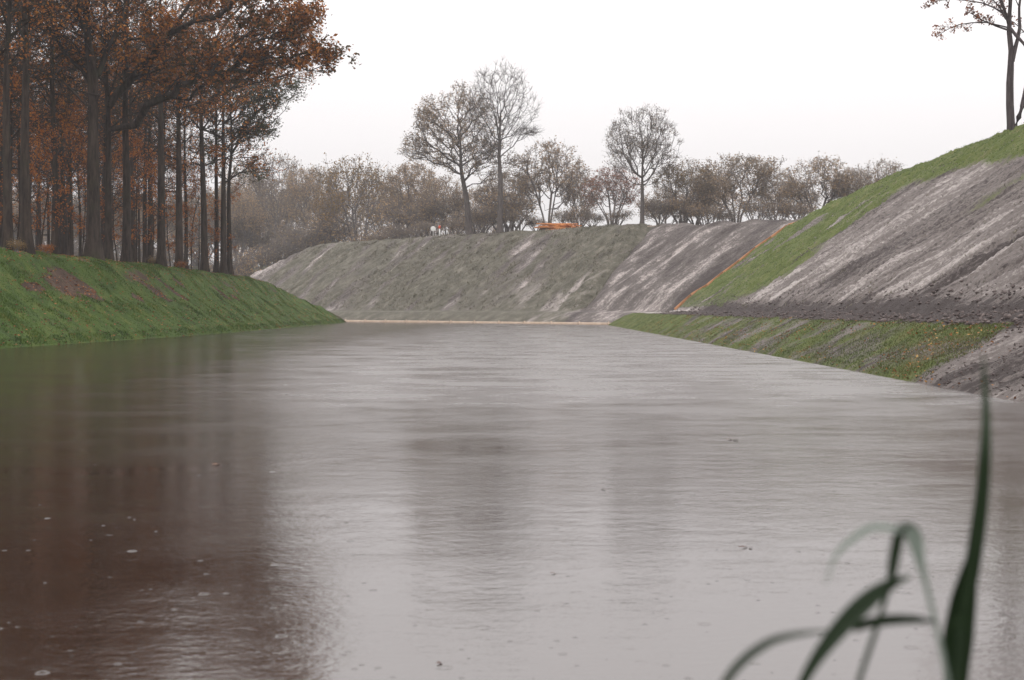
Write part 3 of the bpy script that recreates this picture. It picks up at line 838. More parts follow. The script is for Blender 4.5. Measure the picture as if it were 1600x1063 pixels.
yb = dome(561, 'ochre_leaf', H=1.3, stems=5, spread=0.4, rx=0.8, leafn=4, size=0.07, npts=50, lumps=2, tw=0.3)
ob = dome(562, 'orange_leaf', H=1.0, stems=5, spread=0.4, rx=0.8, leafn=4, size=0.07, npts=50, lumps=2, tw=0.3)
for px, off, m_, k_, label in ((26, -0.3, yb, 0.42, 'small yellow shrub at the foot of the left edge oak'), (72, -0.2, ob, 0.4, 'low orange shrub at the bank top left of the thickest oak'), (282, -0.1, ob, 0.45, 'tiny orange shrub at the foot of a dark-footed oak'), (243, 1.5, yb, 0.5, 'small yellow shrub behind the sturdy trunk above the scrapes')):
    x, y = wood_spot(px, off)
    place_tree('shrub', m_, (x, y, float(left_z(x, y)) - 0.03), label, None, rr.uniform(0, 6.28), (k_, k_, k_), 'shrub')

# ------------------------------------------------------------------ trees on and behind the far rampart
def far_ground(x, y):
    q = np.array([x, y]) - P1
    s, t = q @ U, q @ N
    z = float(far_z(np.array([s]), np.array([t]), False)[0]) if t > -2 else -1.0
    if x < -20 and y > 206: z = max(z, float(np.interp(y, [206, 214, 232, 360], [-1.5, 0.8, 8.5, 9.0])))
    return z
def crest_point(px, back):
    """a spot on the far rampart top seen in column px, `back` metres behind the crest line"""
    k = (px - 800.0) / FPX
    d = (P1 @ N + 15.6 + back) / (N[0] * k + N[1])
    return k * d, d

rq = np.random.RandomState(41)
tB = env_tree(401, [[(0, 0, -0.3), (0.1, 0, 6), (-0.1, 0, 10), (0.1, 0.1, 15)]],
              np.concatenate([ellipsoid(rq, 330, (0.15, 0, 15.6), (4.1, 3.9, 5.5), 0.35, -0.8), ellipsoid(rq, 40, (3.2, 0, 12.6), (1.6, 1.2, 0.5), 0.2), ellipsoid(rq, 40, (-1.0, 0, 11), (2.5, 2, 1.5), 0.2)]),
              M['crest_bark'], M['brown_leaf'], [0.36], bf=0.72, rtip=0.015, twig=(5, 1.0), leaf=dict(size=0.06, keep=thin(0.4)), leaf_n=1, up=0.30, wiggle=0.06, sides=8, pw=0.42)
tA = env_tree(402, [[(0, 0, -0.3), (-0.3, 0, 4), (-0.9, 0, 7.5), (-1.0, 0, 12)]],
              np.concatenate([ellipsoid(rq, 430, (-1.3, 0, 12.0), (4.6, 4.4, 5.2), 0.45), ellipsoid(rq, 60, (-5.6, 0, 10.0), (1.8, 1.6, 1.5), 0.2), ellipsoid(rq, 60, (2.6, 0, 8.5), (2.2, 2.0, 2.4), 0.2), ellipsoid(rq, 50, (-4.4, 0, 13.2), (1.6, 1.6, 1.6), 0.2)]),
              M['crest_bark'], M['brown_leaf'], [0.38], bf=0.65, rtip=0.017, twig=(5, 0.75), leaf=dict(size=0.11, spread=0.18), leaf_n=3, up=0.15, wiggle=0.16, sides=8)
tC = env_tree(403, [[(0, 0, -0.3), (0.1, 0, 3.4), (0, 0, 5), (0.1, 0, 8)]],
              np.concatenate([ellipsoid(rq, 420, (0.1, 0, 8.7), (4.0, 3.9, 4.0), 0.55, -0.8), ellipsoid(rq, 20, (4.6, 0, 9.0), (0.7, 0.6, 0.9), 0.2), ellipsoid(rq, 25, (-3.9, 0, 8.0), (0.7, 0.8, 1.3), 0.2)]),
              M['crest_bark'], M['brown_leaf'], [0.27], bf=0.72, rtip=0.014, twig=(5, 0.75), leaf=dict(size=0.08), leaf_n=2, up=0.3, wiggle=0.07, sides=8, pw=0.44)
def set_far(name, meshes, px, back, label, group=None, rz=0, scale=(1, 1, 1)):
    x, y = crest_point(px, back)
    return place_tree(name, meshes, (x, y, far_ground(x, y) - 0.05), label, group, rz, scale)
set_far('tall_bare_tree', tB, 781, 1.5, 'tallest tree on the far crest, bare twigs in a narrow vase-shaped crown', None, 0.0, (1.05, 1.05, 0.97))
set_far('brown_leaved_tree', tA, 734, 1.0, 'spreading brown-leaved tree on the far crest left of the tallest tree', None, 0.0, (1.18, 1.18, 1.06))
set_far('round_crowned_tree', tC, 1003, 1.5, 'lone round-crowned bare tree on the far crest right of the orange planks', None, 1.2)

DOMES = [dome(501, 'brown_leaf'), dome(502, 'brown_leaf', stems=3, leafn=2, npts=320), dome(503, 'ochre_leaf', stems=5), dome(504, 'russet_leaf', stems=6, spread=2.2, leafn=2),
         dome(505, 'brown_leaf', stems=1), dome(506, 'brown_leaf', stems=4, leafn=4)]
DIM = []
for m in DOMES:
    V = np.zeros(len(m[2].vertices) * 3); m[2].vertices.foreach_get('co', V); V = V.reshape(-1, 3)
    DIM.append((np.percentile(V[:, 2], 99.7), np.percentile(np.abs(V[:, :2]), 98.5)))
tree_line = [  # px, top y, crown width px, metres behind the crest line, kind, label
    (388, 252, 95, 34, 0, 'grey-brown tree nearest the wood in the far tree line'),
    (440, 243, 88, 30, 1, 'pale thin-leaved tree second in the far tree line from the wood'),
    (492, 262, 84, 26, 5, 'dense dark tree left of the ochre tree in the far tree line'),
    (560, 246, 125, 22, 2, 'broad ochre-tinted tree in the far tree line, largest of its left half'),
    (648, 256, 96, 18, 5, 'dense dark tree right of the ochre tree in the far tree line'),
    (700, 276, 84, 14, 0, 'low brown tree behind the spreading brown-leaved tree'),
    (790, 268, 92, 14, 5, 'dark brown tree behind the foot of the tallest tree'),
    (856, 222, 112, 10, 1, 'brown multi-stemmed tree right above the orange planks'),
    (905, 262, 60, 16, 0, 'small brown tree between the orange planks and the reddish tree'),
    (956, 260, 92, 9, 3, 'reddish-leaved bushy tree just left of the lone round-crowned tree'),
    (1068, 249, 102, 10, 2, 'orange-brown tree just right of the lone round-crowned tree'),
    (1150, 243, 118, 10, 5, 'broad dark-brown tree in the middle of the right tree line'),
    (1208, 262, 62, 14, 1, 'narrow thin-leaved tree between two broad brown trees'),
    (1276, 247, 116, 10, 0, 'broad brown dome-crowned tree standing above the end of the green slope'),
    (1334, 262, 62, 14, 4, 'small brown tree half hidden by the green slope'),
    (1372, 250, 66, 12, 0, 'rightmost brown tree of the far tree line, above the green crest')]
for i, (px, ty, wpx, back, k, label) in enumerate(tree_line):
    x, y = crest_point(px, back)
    z = far_ground(x, y) - 0.05
    top = EYE + (HORIZON - ty) / FPX * y
    sz = (top - z) / DIM[k][0]
    sx = (wpx / 2 / FPX * y) / DIM[k][1] * 1.08
    place_tree('far_tree', DOMES[k], (x, y, z), label, 'tree line behind the far rampart', rr.uniform(0, 6.28), (sx, sx, sz))
# second row showing dimly between the first
for i, (px, ty, wpx, back) in enumerate([(372, 285, 80, 60), (415, 290, 90, 62), (465, 292, 90, 58), (525, 288, 90, 52), (605, 290, 90, 48), (672, 300, 80, 40), (745, 300, 80, 40), (1110, 285, 90, 34), (1240, 285, 80, 34), (1040, 292, 90, 40)]):
    x, y = crest_point(px, back)
    z = far_ground(x, y) - 0.05
    top = EYE + (HORIZON - ty) / FPX * y
    k = [0, 5, 1][i % 3]
    place_tree('background_tree', DOMES[k], (x, y, z), 'dim hazy tree filling a gap low behind the far tree line', 'hazy second row of far trees', rr.uniform(0, 6.28),
               ((wpx / 2 / FPX * y) / DIM[k][1], (wpx / 2 / FPX * y) / DIM[k][1], (top - z) / DIM[k][0]))
# scrub along the foot of the tree line
bush = dome(551, 'brown_leaf', H=3.4, stems=6, spread=1.2, rx=2.2, leafn=2, size=0.10, npts=80, lumps=3)
for px, back, s in [(520, 12, 0.9), (585, 10, 0.8), (625, 9, 0.9), (660, 8, 0.8), (712, 7, 0.8), (757, 6, 0.9), (812, 5, 0.9), (838, 7, 0.7), (885, 6, 0.8), (925, 5, 0.7), (965, 6, 0.7), (1030, 5, 0.8),
                     (390, 30, 2.2), (415, 26, 2.0), (440, 24, 2.2), (470, 22, 2.1), (498, 20, 2.0), (530, 20, 2.2), (556, 18, 1.9), (590, 17, 2.1), (615, 16, 1.9), (640, 15, 2.0), (676, 14, 1.7), (745, 12, 1.6), (800, 11, 1.6), (1062, 6, 0.9), (1100, 5, 0.8), (1135, 6, 0.7), (1180, 5, 0.9), (1215, 6, 0.8), (1250, 6, 0.8), (1085, 8, 1.0), (905, 8, 0.9), (780, 8, 1.0)]:
    x, y = crest_point(px, back)
    place_tree('shrub', bush, (x, y, far_ground(x, y) - 0.05), 'low brown shrub in the scrub along the foot of the far tree line', 'scrub on the far crest', rr.uniform(0, 6.28), (s, s, s * rr.uniform(0.7, 1.1)), 'shrub')
for i in range(20):
    px = -10 + i * 25 + rr.uniform(-8, 8); y = rr.uniform(216, 232); x = (px - 800) / FPX * y
    k_ = rr.uniform(1.3, 1.9)
    place_tree('shrub', bush, (x, y, far_ground(x, y) - 0.05), 'hazy shrub in the undergrowth far beyond the wood', 'undergrowth beyond the wood', rr.uniform(0, 6.28), (k_, k_, k_ * 1.2), 'shrub')
# far wood seen beyond the bank end, between the left trunks
for i in range(22):
    px = -20 + i * 19 + rr.uniform(-6, 6); y = rr.uniform(233, 262); x = (px - 800) / FPX * y
    k = [0, 1, 5][i % 3]
    place_tree('background_tree', DOMES[k], (x, y, 8.4), 'hazy grey tree seen far beyond the wood between its trunks', 'hazy far trees beyond the wood', rr.uniform(0, 6.28), (1.1, 1.1, rr.uniform(1.0, 1.35)))

# ------------------------------------------------------------------ two-stemmed tree on the right crest
def right_tree():
    d = 74.8
    base = at(1578, 214, d)
    base[2] = float(right_z(base[0], base[1])) - 0.1
    r = np.random.RandomState(77)
    def P(L): return np.array([at(a, b, d + c) - base for a, b, c in L])
    stem1 = P([(1577, 222, 0), (1577, 190, 0), (1574, 150, 0), (1576, 110, 0), (1577, 85, 0), (1573, 50, 0), (1574, 20, 0), (1577, -30, 0), (1580, -110, 0), (1583, -190, 0)])
    stem2 = P([(1579, 216, 0), (1585, 195, 0.2), (1594, 172, 0.4), (1599, 145, 0.6), (1607, 100, 1), (1616, 40, 1.2), (1622, -30, 1.5), (1630, -110, 2), (1640, -170, 2)])
    fork = P([(1579, 98, 0), (1583, 75, 0), (1590, 50, 0.3), (1588, 20, 0.4), (1590, 0, 0.4), (1600, -50, 0.6), (1606, -130, 0.8)])
    fork2 = P([(1573, 45, 0), (1585, 58, -0.3), (1597, 72, -0.6), (1612, 90, -0.9)])[::-1]
    def fill(q, k=12): return np.stack([np.interp(np.linspace(0, 1, k), np.linspace(0, 1, len(q)), q[:, c]) for c in range(3)], -1)
    pts = np.stack([fill(stem1), fill(stem2), fill(fork), fill(fork2)])
    rad = np.stack([np.interp(np.linspace(0, 1, 12), [0, 0.35, 0.5, 1], v) for v in ([0.225, 0.17, 0.13, 0.03], [0.16, 0.12, 0.09, 0.03], [0.11, 0.09, 0.07, 0.02], [0.05, 0.07, 0.08, 0.09])])
    G = Geo()
    v, f = tubes(pts, rad, 10)
    v = v + 0.02 * np.stack([noise2(v[:, 2] * 2.5, v[:, 0] * 5), noise2(v[:, 2] * 2.5 + 9, v[:, 1] * 5), 0 * v[:, 0]], -1)
    tm = mesh_np('trunk', v, f, M['smooth_bark'], True)
    limbs = [P([(1572, 45, 0), (1555, 40, 0), (1530, 38, -0.3), (1505, 39, -0.5), (1488, 42, -0.6), (1470, 52, -0.6), (1460, 62, -0.6)]),
             P([(1570, 32, 0), (1562, 22, 0), (1545, 12, 0.2), (1520, 5, 0.4), (1490, 0, 0.6), (1465, 3, 0.8), (1450, 12, 0.8)]),
             P([(1572, 40, 0), (1566, 20, 0.2), (1557, 0, 0.4), (1535, -40, 1), (1500, -70, 1.5), (1460, -80, 2)]),
             P([(1573, 45, 0), (1565, 10, -0.5), (1550, -20, -1), (1520, -25, -1.2), (1485, -12, -1.5), (1455, -2, -1.6)])]
    L0 = np.stack([fill(q, 8) for q in limbs]); L0 += 0.02 * r.randn(*L0.shape)
    R0 = np.array([0.045, 0.055, 0.075, 0.05])[:, None] * np.linspace(1, 0.25, 8)[None]
    p, dd, ln, q = spawn(pts[:3], rad[:3], 9, 0.55, 1.0, (30, 65), r, (0.22, 0.34), 0.5)
    L1, R1 = grow(p, dd, ln, q, 7, 0.12, 0.03, 0.3, r)
    G.add(*tubes(L0, R0, 5)); G.add(*tubes(L1, R1, 5))
    L = np.concatenate([L0, L1]); R = np.concatenate([R0, R1])
    lp = []
    for n, t0, lf, sd, rm, leaf in ((9, 0.3, (0.16, 0.30), 4, 0.011, 1), (5, 0.1, (0.35, 0.7), 3, 0.007, 4), (3, 0.1, (0.4, 0.8), 3, 0.005, 3)):
        p, dd, ln, q = spawn(L, R, n, t0, 1.0, (25, 65), r, lf, 0.5)
        L, R = grow(p, dd, ln, np.maximum(q, rm), 3, 0.16, 0.0, 0.5, r)
        G.add(*tubes(L, R, sd))
        lp.append(along(L, leaf, 0.2, 0.06, r))
    lp = np.concatenate(lp)
    lp = lp[r.rand(len(lp)) < 0.34]
    return (tm, G.mesh('branches', M['smooth_bark']), leaves_mesh('crown', lp, 0.075, r, M['russet_leaf'])), base
m, base = right_tree()
place_tree('forked_tree', m, tuple(base), 'dark two-stemmed tree standing on the green crest at the right edge')

# ------------------------------------------------------------------ grass, fallen leaves, clods (uncountable)
def blades(name, x, y, z, h, mat, r, width=0.02, lean=0.5):
    n = len(x)
    a = r.uniform(0, 2 * np.pi, n); wv = np.stack([np.cos(a), np.sin(a), 0 * a], -1) * (width * r.uniform(0.6, 1.4, n))[:, None]
    p = np.stack([x, y, z - 0.01], -1)
    hh = h * r.uniform(0.5, 1.3, n)
    tip = p + np.stack([r.randn(n) * lean * hh, r.randn(n) * lean * hh, hh], -1)
    v = np.stack([p - wv, p + wv, tip], 1).reshape(-1, 3)
    return mesh_np(name, v, np.arange(3 * n).reshape(-1, 3), mat, False, {'rnd': ('FACE', 'FLOAT', np.clip(r.rand(n) * 0.8 + 0.25 * fbm(x * 0.5, y * 0.5, 2), 0, 1))})
r = np.random.RandomState(21)
n = 230000
y = 48 + 112 * r.rand(n) ** 1.35; d = 6.6 * r.rand(n) ** 0.9 + 0.03
x = left_shore(y) - d
keep = (r.rand(n) > 2.5 * scrape(y, d)) & (fbm(y * 0.35, d * 0.8, 3) * sstep(2.6, 3.6, d) < 0.45)
x, y, d = x[keep], y[keep], d[keep]
z = left_z(x, y)
hgt = 0.035 + 0.10 * (d < 0.5) * np.clip(0.5 + fbm(y * 0.5, 0 * y, 3), 0, 1.6) + 0.12 * np.clip(fbm(x * 0.5, y * 0.5, 4, 0.6), 0, 1)
tag(link('bank_grass', blades('bank_grass', x, y, z, hgt, M['blade'], r, 0.018)), 'short green grass covering the left bank', 'grass', kind='stuff')
n = 75000
y = 27.5 + 106 * r.rand(n) ** 1.9; d = 0.03 + 1.95 * r.rand(n)
keep = (r.rand(n) > 0.75 * sstep(-0.1, 0.5, fbm((y + 1.1 * d) * 0.40, d * 0.5, 4, 0.6))) & (y + 0.3 * noise2(d * 2, y * 0.3) > 28.7)
y, d = y[keep], d[keep]; x = right_shore(y) + d
tag(link('foot_grass', blades('foot_grass', x, y, right_z(x, y), np.full(len(x), 0.045), M['blade_dry'], r, 0.011)), 'thin yellowish grass on the low bank at the foot of the right rampart', 'grass', kind='stuff')
n = 90000
y = 60 + 57 * r.rand(n); T = 14.5 * r.rand(n) + 0.5; S = y + 1.0 * T
gm = np.maximum(sstep(-4, 4, y - 81.5 - 14 * np.exp(-T / 1.6) + 4.0 * noise2(S * 0.30, T * 0.25)) * (0.98 - 0.75 * sstep(0.25, 0.6, fbm(S * 0.30, T * 0.10 + 4, 3))),
                sstep(0.0, 1.6, T - (8.5 + 0.8 * noise2(y * 0.16, 1.5))) * 0.95)
keep = r.rand(n) < gm - 0.2
y, T = y[keep], T[keep]; x = right_shore(y) + 4.4 + T
tag(link('slope_grass', blades('slope_grass', x, y, right_z(x, y), np.full(len(x), 0.06), M['blade'], r, 0.016)), 'young green grass on the end and crest of the right rampart', 'grass', kind='stuff')

M['straw'] = leaf_mat('straw', [(0.0, (0.06, 0.056, 0.038)), (0.5, (0.135, 0.12, 0.088)), (1.0, (0.28, 0.25, 0.19))], 0.2, 0.0)
def tufts(n, per, sx, sy, r):
    a = np.repeat(np.arange(n), per)
    return a, sx * r.randn(n * per), sy * r.randn(n * per)
n, per = 5000, 9
s0 = r.uniform(-36, 37, n); t0 = 3.5 + 13 * r.rand(n)
ok = fbm((s0 - 0.55 * t0) * 0.25, t0 * 0.15, 3) > r.uniform(-0.6, 0.5, n); s0, t0 = s0[ok], t0[ok]; n = len(s0)
a_, dx, dy = tufts(n, per, 0.16, 0.16, r); s1, t1 = s0[a_] + dx, t0[a_] + dy
x, y = far_st(s1, t1)
tag(link('far_slope_weeds', blades('far_slope_weeds', x, y, far_z(s1, t1), np.full(len(x), 0.16), M['straw'], r, 0.035, 0.7)), 'withered tufts of straw-coloured weeds over the far rampart face', 'weeds', kind='stuff')
n, per = 2600, 10
y0 = 22 + 80 * r.rand(n) ** 1.3; d0 = 4.8 + 12.0 * r.rand(n)
ok = fbm((y0 + d0) * 0.3, d0 * 0.15, 3) > r.uniform(-0.2, 0.7, n); y0, d0 = y0[ok], d0[ok]; n = len(y0)
a_, dx, dy = tufts(n, per, 0.09, 0.09, r); y = y0[a_] + dx; d = d0[a_] + dy; x = right_shore(y) + d
tag(link('slope_weeds', blades('slope_weeds', x, y, right_z(x, y), np.full(len(x), 0.09), M['straw'], r, 0.016, 0.7)), 'sparse withered weeds on the bare right slope', 'weeds', kind='stuff')

def litter(name, x, y, z, size, mat, r):
    n = len(x)
    p = np.stack([x, y, z + 0.025], -1)
    v, f = leaf_quads(p, size, r, flat=0.75)
    return mesh_np(name, v, f, mat, False, {'rnd': ('FACE', 'FLOAT', r.rand(n))})
# left bank litter: thick round the scrapes and below the trunks, thin elsewhere
n = 26000
y = 48 + 105 * r.rand(n) ** 1.2; d = 8.5 * r.rand(n)
pr = 0.14 + 0.8 * np.clip(scrape(y, d) , 0, 1) + 0.5 * np.exp(-((y - 69.5) / 3.5) ** 2 - ((d - 3.4) / 0.7) ** 2) + 0.35 * sstep(2.8, 4.0, d) * np.clip(fbm(y * 0.35, d * 0.8, 3) + 0.15, 0, 1) + 0.5 * sstep(6.0, 7.0, d) + 0.14 * (d < 1.5) * np.clip(0.4 + fbm(y * 0.3, d, 2), 0, 1)
keep = r.rand(n) < pr
x = left_shore(y) - d
tag(link('bank_fallen_leaves', litter('bank_fallen_leaves', x[keep], y[keep], left_z(x, y)[keep], 0.065, M['dark_litter'], r)), 'brown fallen leaves strewn over the left bank', 'fallen leaves', kind='stuff')
n = 4200
y = 22.5 + 75 * r.rand(n) ** 1.6; d = 0.02 + 2.0 * r.rand(n) ** 0.9
keep = ((y > 28) | (r.rand(n) < 0.45)) & (fbm(y * 0.35, d * 0.8, 3) + 0.35 * (1 - d) + 0.5 * np.exp(-((y - 31) / 3) ** 2) > r.uniform(-0.3, 0.5, n))
x = right_shore(y) + d
tag(link('foot_fallen_leaves', litter('foot_fallen_leaves', x[keep], y[keep], right_z(x, y)[keep], 0.032, M['litter'], r)), 'orange and yellow fallen leaves on the low right bank', 'fallen leaves', kind='stuff')

def clod_mesh(name, p, s, mat, r):
    n = len(p)
    base = np.array([[1, 0, 0], [-1, 0, 0], [0, 1, 0], [0, -1, 0], [0, 0, 1], [0, 0, -1]], float)
    fo = np.array([[0, 2, 4], [2, 1, 4], [1, 3, 4], [3, 0, 4], [2, 0, 5], [1, 2, 5], [3, 1, 5], [0, 3, 5]])
    k = base[None] * r.uniform(0.5, 1.3, (n, 6, 1)) + 0.25 * r.randn(n, 6, 3)
    k[..., 2] *= 0.7
    v = p[:, None, :] + k * s[:, None, None]
    f = (np.arange(n)[:, None, None] * 6 + fo[None]).reshape(-1, 3)
    return mesh_np(name, v.reshape(-1, 3), f, mat, True)
n = 16000
y = 20 + 88 * r.rand(n) ** 1.5; d = 1.95 + r.rand(n) ** 1.5 * 3.8
x = right_shore(y) + d
s = 0.010 + 0.085 * r.rand(n) ** 5
tag(link('mud_clods', clod_mesh('mud_clods', np.stack([x, y, right_z(x, y) + s * 0.2], -1), s, M['clod'], r)), 'dark clods of turned mud along the berm below the right slope', 'mud clods', kind='stuff')
n = 2600
y = 22 + 80 * r.rand(n) ** 1.3; d = 5.5 + r.rand(n) ** 1.2 * 12
keep = fbm((y + 1.25 * d) * 0.25, d * 0.12, 3) > 0.1
y, d = y[keep], d[keep]
x = right_shore(y) + d; s = 0.010 + 0.045 * r.rand(len(x)) ** 6
tag(link('slope_clods', clod_mesh('slope_clods', np.stack([x, y, right_z(x, y) + s * 0.2], -1), s, M['clod'], r)), 'small dark clods scattered down the bare right slope', 'soil clods', kind='stuff')
n = 11000
y = 22 + 78 * r.rand(n) ** 1.5; d = 5.0 + r.rand(n) * 11.5
keep = fbm((y + d) * 0.4, d * 0.2 + 5, 3) > r.uniform(-0.5, 0.5, n); y, d = y[keep], d[keep]
x = right_shore(y) + d; s_ = (0.008 + 0.030 * r.rand(len(x)) ** 4) * (0.6 + y / 60)
tag(link('slope_crumbs', clod_mesh('slope_crumbs', np.stack([x, y, right_z(x, y) + s_ * 0.2], -1), s_, M['dry_clod'], r)), 'pale crumbs of dry soil strewn down the bare right slope', 'soil crumbs', kind='stuff')
n = 1800
y = 20 + 9.3 * r.rand(n); d = 0.05 + 2.2 * r.rand(n); x = right_shore(y) + d; s = 0.008 + 0.040 * r.rand(n) ** 4
tag(link('bank_clods', clod_mesh('bank_clods', np.stack([x, y, right_z(x, y) + s * 0.2], -1), s, M['clod'], r)), 'dark crumbs of earth on the bare near part of the right bank', 'soil clods', kind='stuff')

# ------------------------------------------------------------------ boards, planks, small things on the far crest
def box_mesh(name, lx, ly, lz, mat, bev=0.012):
    # box with chamfered long edges, centred in x and y, base at z = 0
    q = [(-ly / 2 + bev, 0), (ly / 2 - bev, 0), (ly / 2, bev), (ly / 2, lz - bev), (ly / 2 - bev, lz), (-ly / 2 + bev, lz), (-ly / 2, lz - bev), (-ly / 2, bev)]
    v = [(-lx / 2, a, b) for a, b in q] + [(lx / 2, a, b) for a, b in q]
    f4 = np.array([[i, (i + 1) % 8, 8 + (i + 1) % 8, 8 + i] for i in range(8)])
    c = np.array([[0, 7, 6, 1], [1, 6, 5, 2], [2, 5, 4, 3], [9, 14, 15, 8], [10, 13, 14, 9], [11, 12, 13, 10]])
    return mesh_np(name, v, np.concatenate([f4[:, ::-1], c[:, ::1]]), mat)
ang = math.atan2(U[1], U[0])
e = empty('timber_edging', (*far_st(22.0, -0.12), 0.0), ang)
tag(e, 'pale timber edging along the waterline at the foot of the far rampart', 'edging')
pl = box_mesh('plank', 3.98, 0.06, 0.29, M['timber']); post = box_mesh('post', 0.12, 0.10, 0.60, M['timber'])
for i in range(13):
    o = link('plank', pl, e); o.location = (-24 + i * 4.0, rr.uniform(-0.01, 0.01), -0.07 + rr.uniform(-0.012, 0.012))
    o = link('post', post, e); o.location = (-22 + i * 4.0, 0.09, -0.29)

# rust-brown edging board running up the end of the right slope
e = empty('slope_edging', (float(right_shore(117.0)) + 4.6, 117.0, 1.25))
tag(e, 'rust-orange edging boards running up the end of the green slope', 'edging')
for i in range(8):
    d0, d1 = 4.7 + i * 1.32, 4.7 + (i + 1) * 1.32 - 0.02
    xa, xb = float(right_shore(117.0)) + d0, float(right_shore(117.0)) + d1
    za, zb = (max(float(right_z(q_, 116.4)), float(right_z(q_, 116.4, False))) + 0.05 for q_ in (xa, xb))
    L = math.hypot(xb - xa, zb - za)
    me = box_mesh('board', L, 0.16, 0.27, M['rust_board'])
    o = link('board', me, e)
    o.location = ((xa + xb) / 2 - e.location.x, 0.12, (za + zb) / 2 - 0.16 - e.location.z)
    o.rotation_euler = (0, -math.atan2(zb - za, xb - xa), 0)

# heap of orange planks
x, y = crest_point(878, 1.8)
e = empty('plank_heap', (x, y, far_ground(x, y) - 0.02), ang + 0.7)
tag(e, 'heap of bright orange planks lying on the far crest', 'planks')
pk = [box_mesh('plank', l, 0.24, 0.10, M['orange_plank']) for l in (4.8, 3.9, 2.6)]
rk = np.random.RandomState(3)
for lay, (n_, zz) in enumerate([(6, 0.0), (6, 0.13), (5, 0.26), (4, 0.39), (3, 0.52), (2, 0.65)]):
    for i in range(n_):
        o = link('plank', pk[min(2, lay // 2) if i % 2 else rk.randint(0, 3)], e)
        o.location = (rk.uniform(-0.6, 0.6) - 0.12 * lay, (i - (n_ - 1) / 2) * 0.30, zz)
        o.rotation_euler = (rk.uniform(-0.15, 0.15), rk.uniform(-0.10, 0.10), rk.uniform(-0.35, 0.35))
# marker post, round sign, hoop and low rail
def cyl(name, rads, zs, mat, sides=12):
    pts = np.zeros((1, len(zs), 3)); pts[0, :, 2] = zs
    v, f = tubes(pts, np.array([rads], float), sides)
    k = len(zs)
    caps = [np.array([[0, i, i + 1] for i in range(1, sides - 1)]), np.array([[(k - 1) * sides, (k - 1) * sides + i + 1, (k - 1) * sides + i] for i in range(1, sides - 1)])]
    return mesh_np(name, v, [f] + caps, mat)
x, y = crest_point(687, 0.4)
e = empty('marker_post', (x, y, far_ground(x, y)))
tag(e, 'white marker post with an orange-red top on the far crest', 'post')
link('shaft', cyl('shaft', [0.10, 0.09, 0.09], [-0.3, 0.4, 0.85], M['white_paint']), e)
h_ = link('head', cyl('head', [0.08, 0.13, 0.15, 0.13, 0.05], [0.85, 0.90, 1.05, 1.22, 1.28], M['red_paint']), e)
x, y = crest_point(677, 0.8)
e = empty('round_sign', (x, y, far_ground(x, y)))
tag(e, 'small round white sign beside the red-topped marker post', 'sign')
link('pole', cyl('pole', [0.03, 0.03], [-0.3, 1.0], M['white_paint'], 8), e)
dk = link('disc', cyl('disc', [0.31, 0.33, 0.33, 0.31], [0, 0.006, 0.030, 0.036], M['white_paint'], 24), e)
dk.rotation_euler = (math.radians(90), 0, 0.1); dk.location = (0, -0.034, 0.95)
x, y = crest_point(1025, -0.1)
e = empty('low_rail', (x, y, far_ground(x, y) + 0.03), ang)
tag(e, 'low pale wooden rail standing along the far crest right of the lone tree', 'rail')
link('rail', box_mesh('rail', 8.0, 0.06, 0.05, M['timber'], 0.006), e).location = (0, 0, 0.18)
sp = box_mesh('support', 0.06, 0.06, 0.40, M['timber'], 0.006)
for q in (-3.6, -1.2, 1.2, 3.6):
    link('support', sp, e).location = (q, 0, -0.22)

# ------------------------------------------------------------------ rain rings, floating leaves
r = np.random.RandomState(31)
def rings(n):
    yy = 1 / (1 / 60 + r.rand(n) * (1 / 5.2 - 1 / 60)); xx = (r.rand(n) * 1.1 - 0.58) * 0.72 * yy
    ok = (xx > left_shore(yy) + 0.5) & (xx < right_shore(yy) - 0.5)
    xx, yy = xx[ok], yy[ok]; n = len(xx)
    R = 0.004 + 0.010 * r.rand(n) + 0.020 * r.rand(n) ** 8
    seg = 18; th = np.linspace(0, 2 * np.pi, seg, endpoint=False)
    prof = np.array([(-1.0, -0.0015), (-0.4, 0.35), (0.0, 1.0), (0.4, 0.35), (1.0, -0.0015)])
    wv = np.minimum(R * 0.30, 0.008); hv = wv * r.uniform(0.07, 0.26, n)
    rad = R[:, None, None] + prof[None, None, :, 0] * wv[:, None, None]
    zz = prof[None, None, :, 1] * hv[:, None, None] + 0 * th[None, :, None]
    v = np.stack([xx[:, None, None] + rad * np.cos(th)[None, :, None], yy[:, None, None] + rad * np.sin(th)[None, :, None], zz + 0.0005 + 0 * rad], -1)
    m = 5
    i = np.arange(seg)[:, None] * m + np.arange(m - 1)[None]; i2 = (np.arange(seg)[:, None] + 1) % seg * m + np.arange(m - 1)[None]
    fb = np.stack([i, i2, i2 + 1, i + 1], -1).reshape(-1, 4)
    f = (np.arange(n)[:, None, None] * seg * m + fb[None]).reshape(-1, 4)
    return mesh_np('rain_rings', v.reshape(-1, 3), f, M['water'], True)
tag(link('rain_rings', rings(480)), 'raindrop rings spreading on the moat water', 'rain rings', kind='stuff')

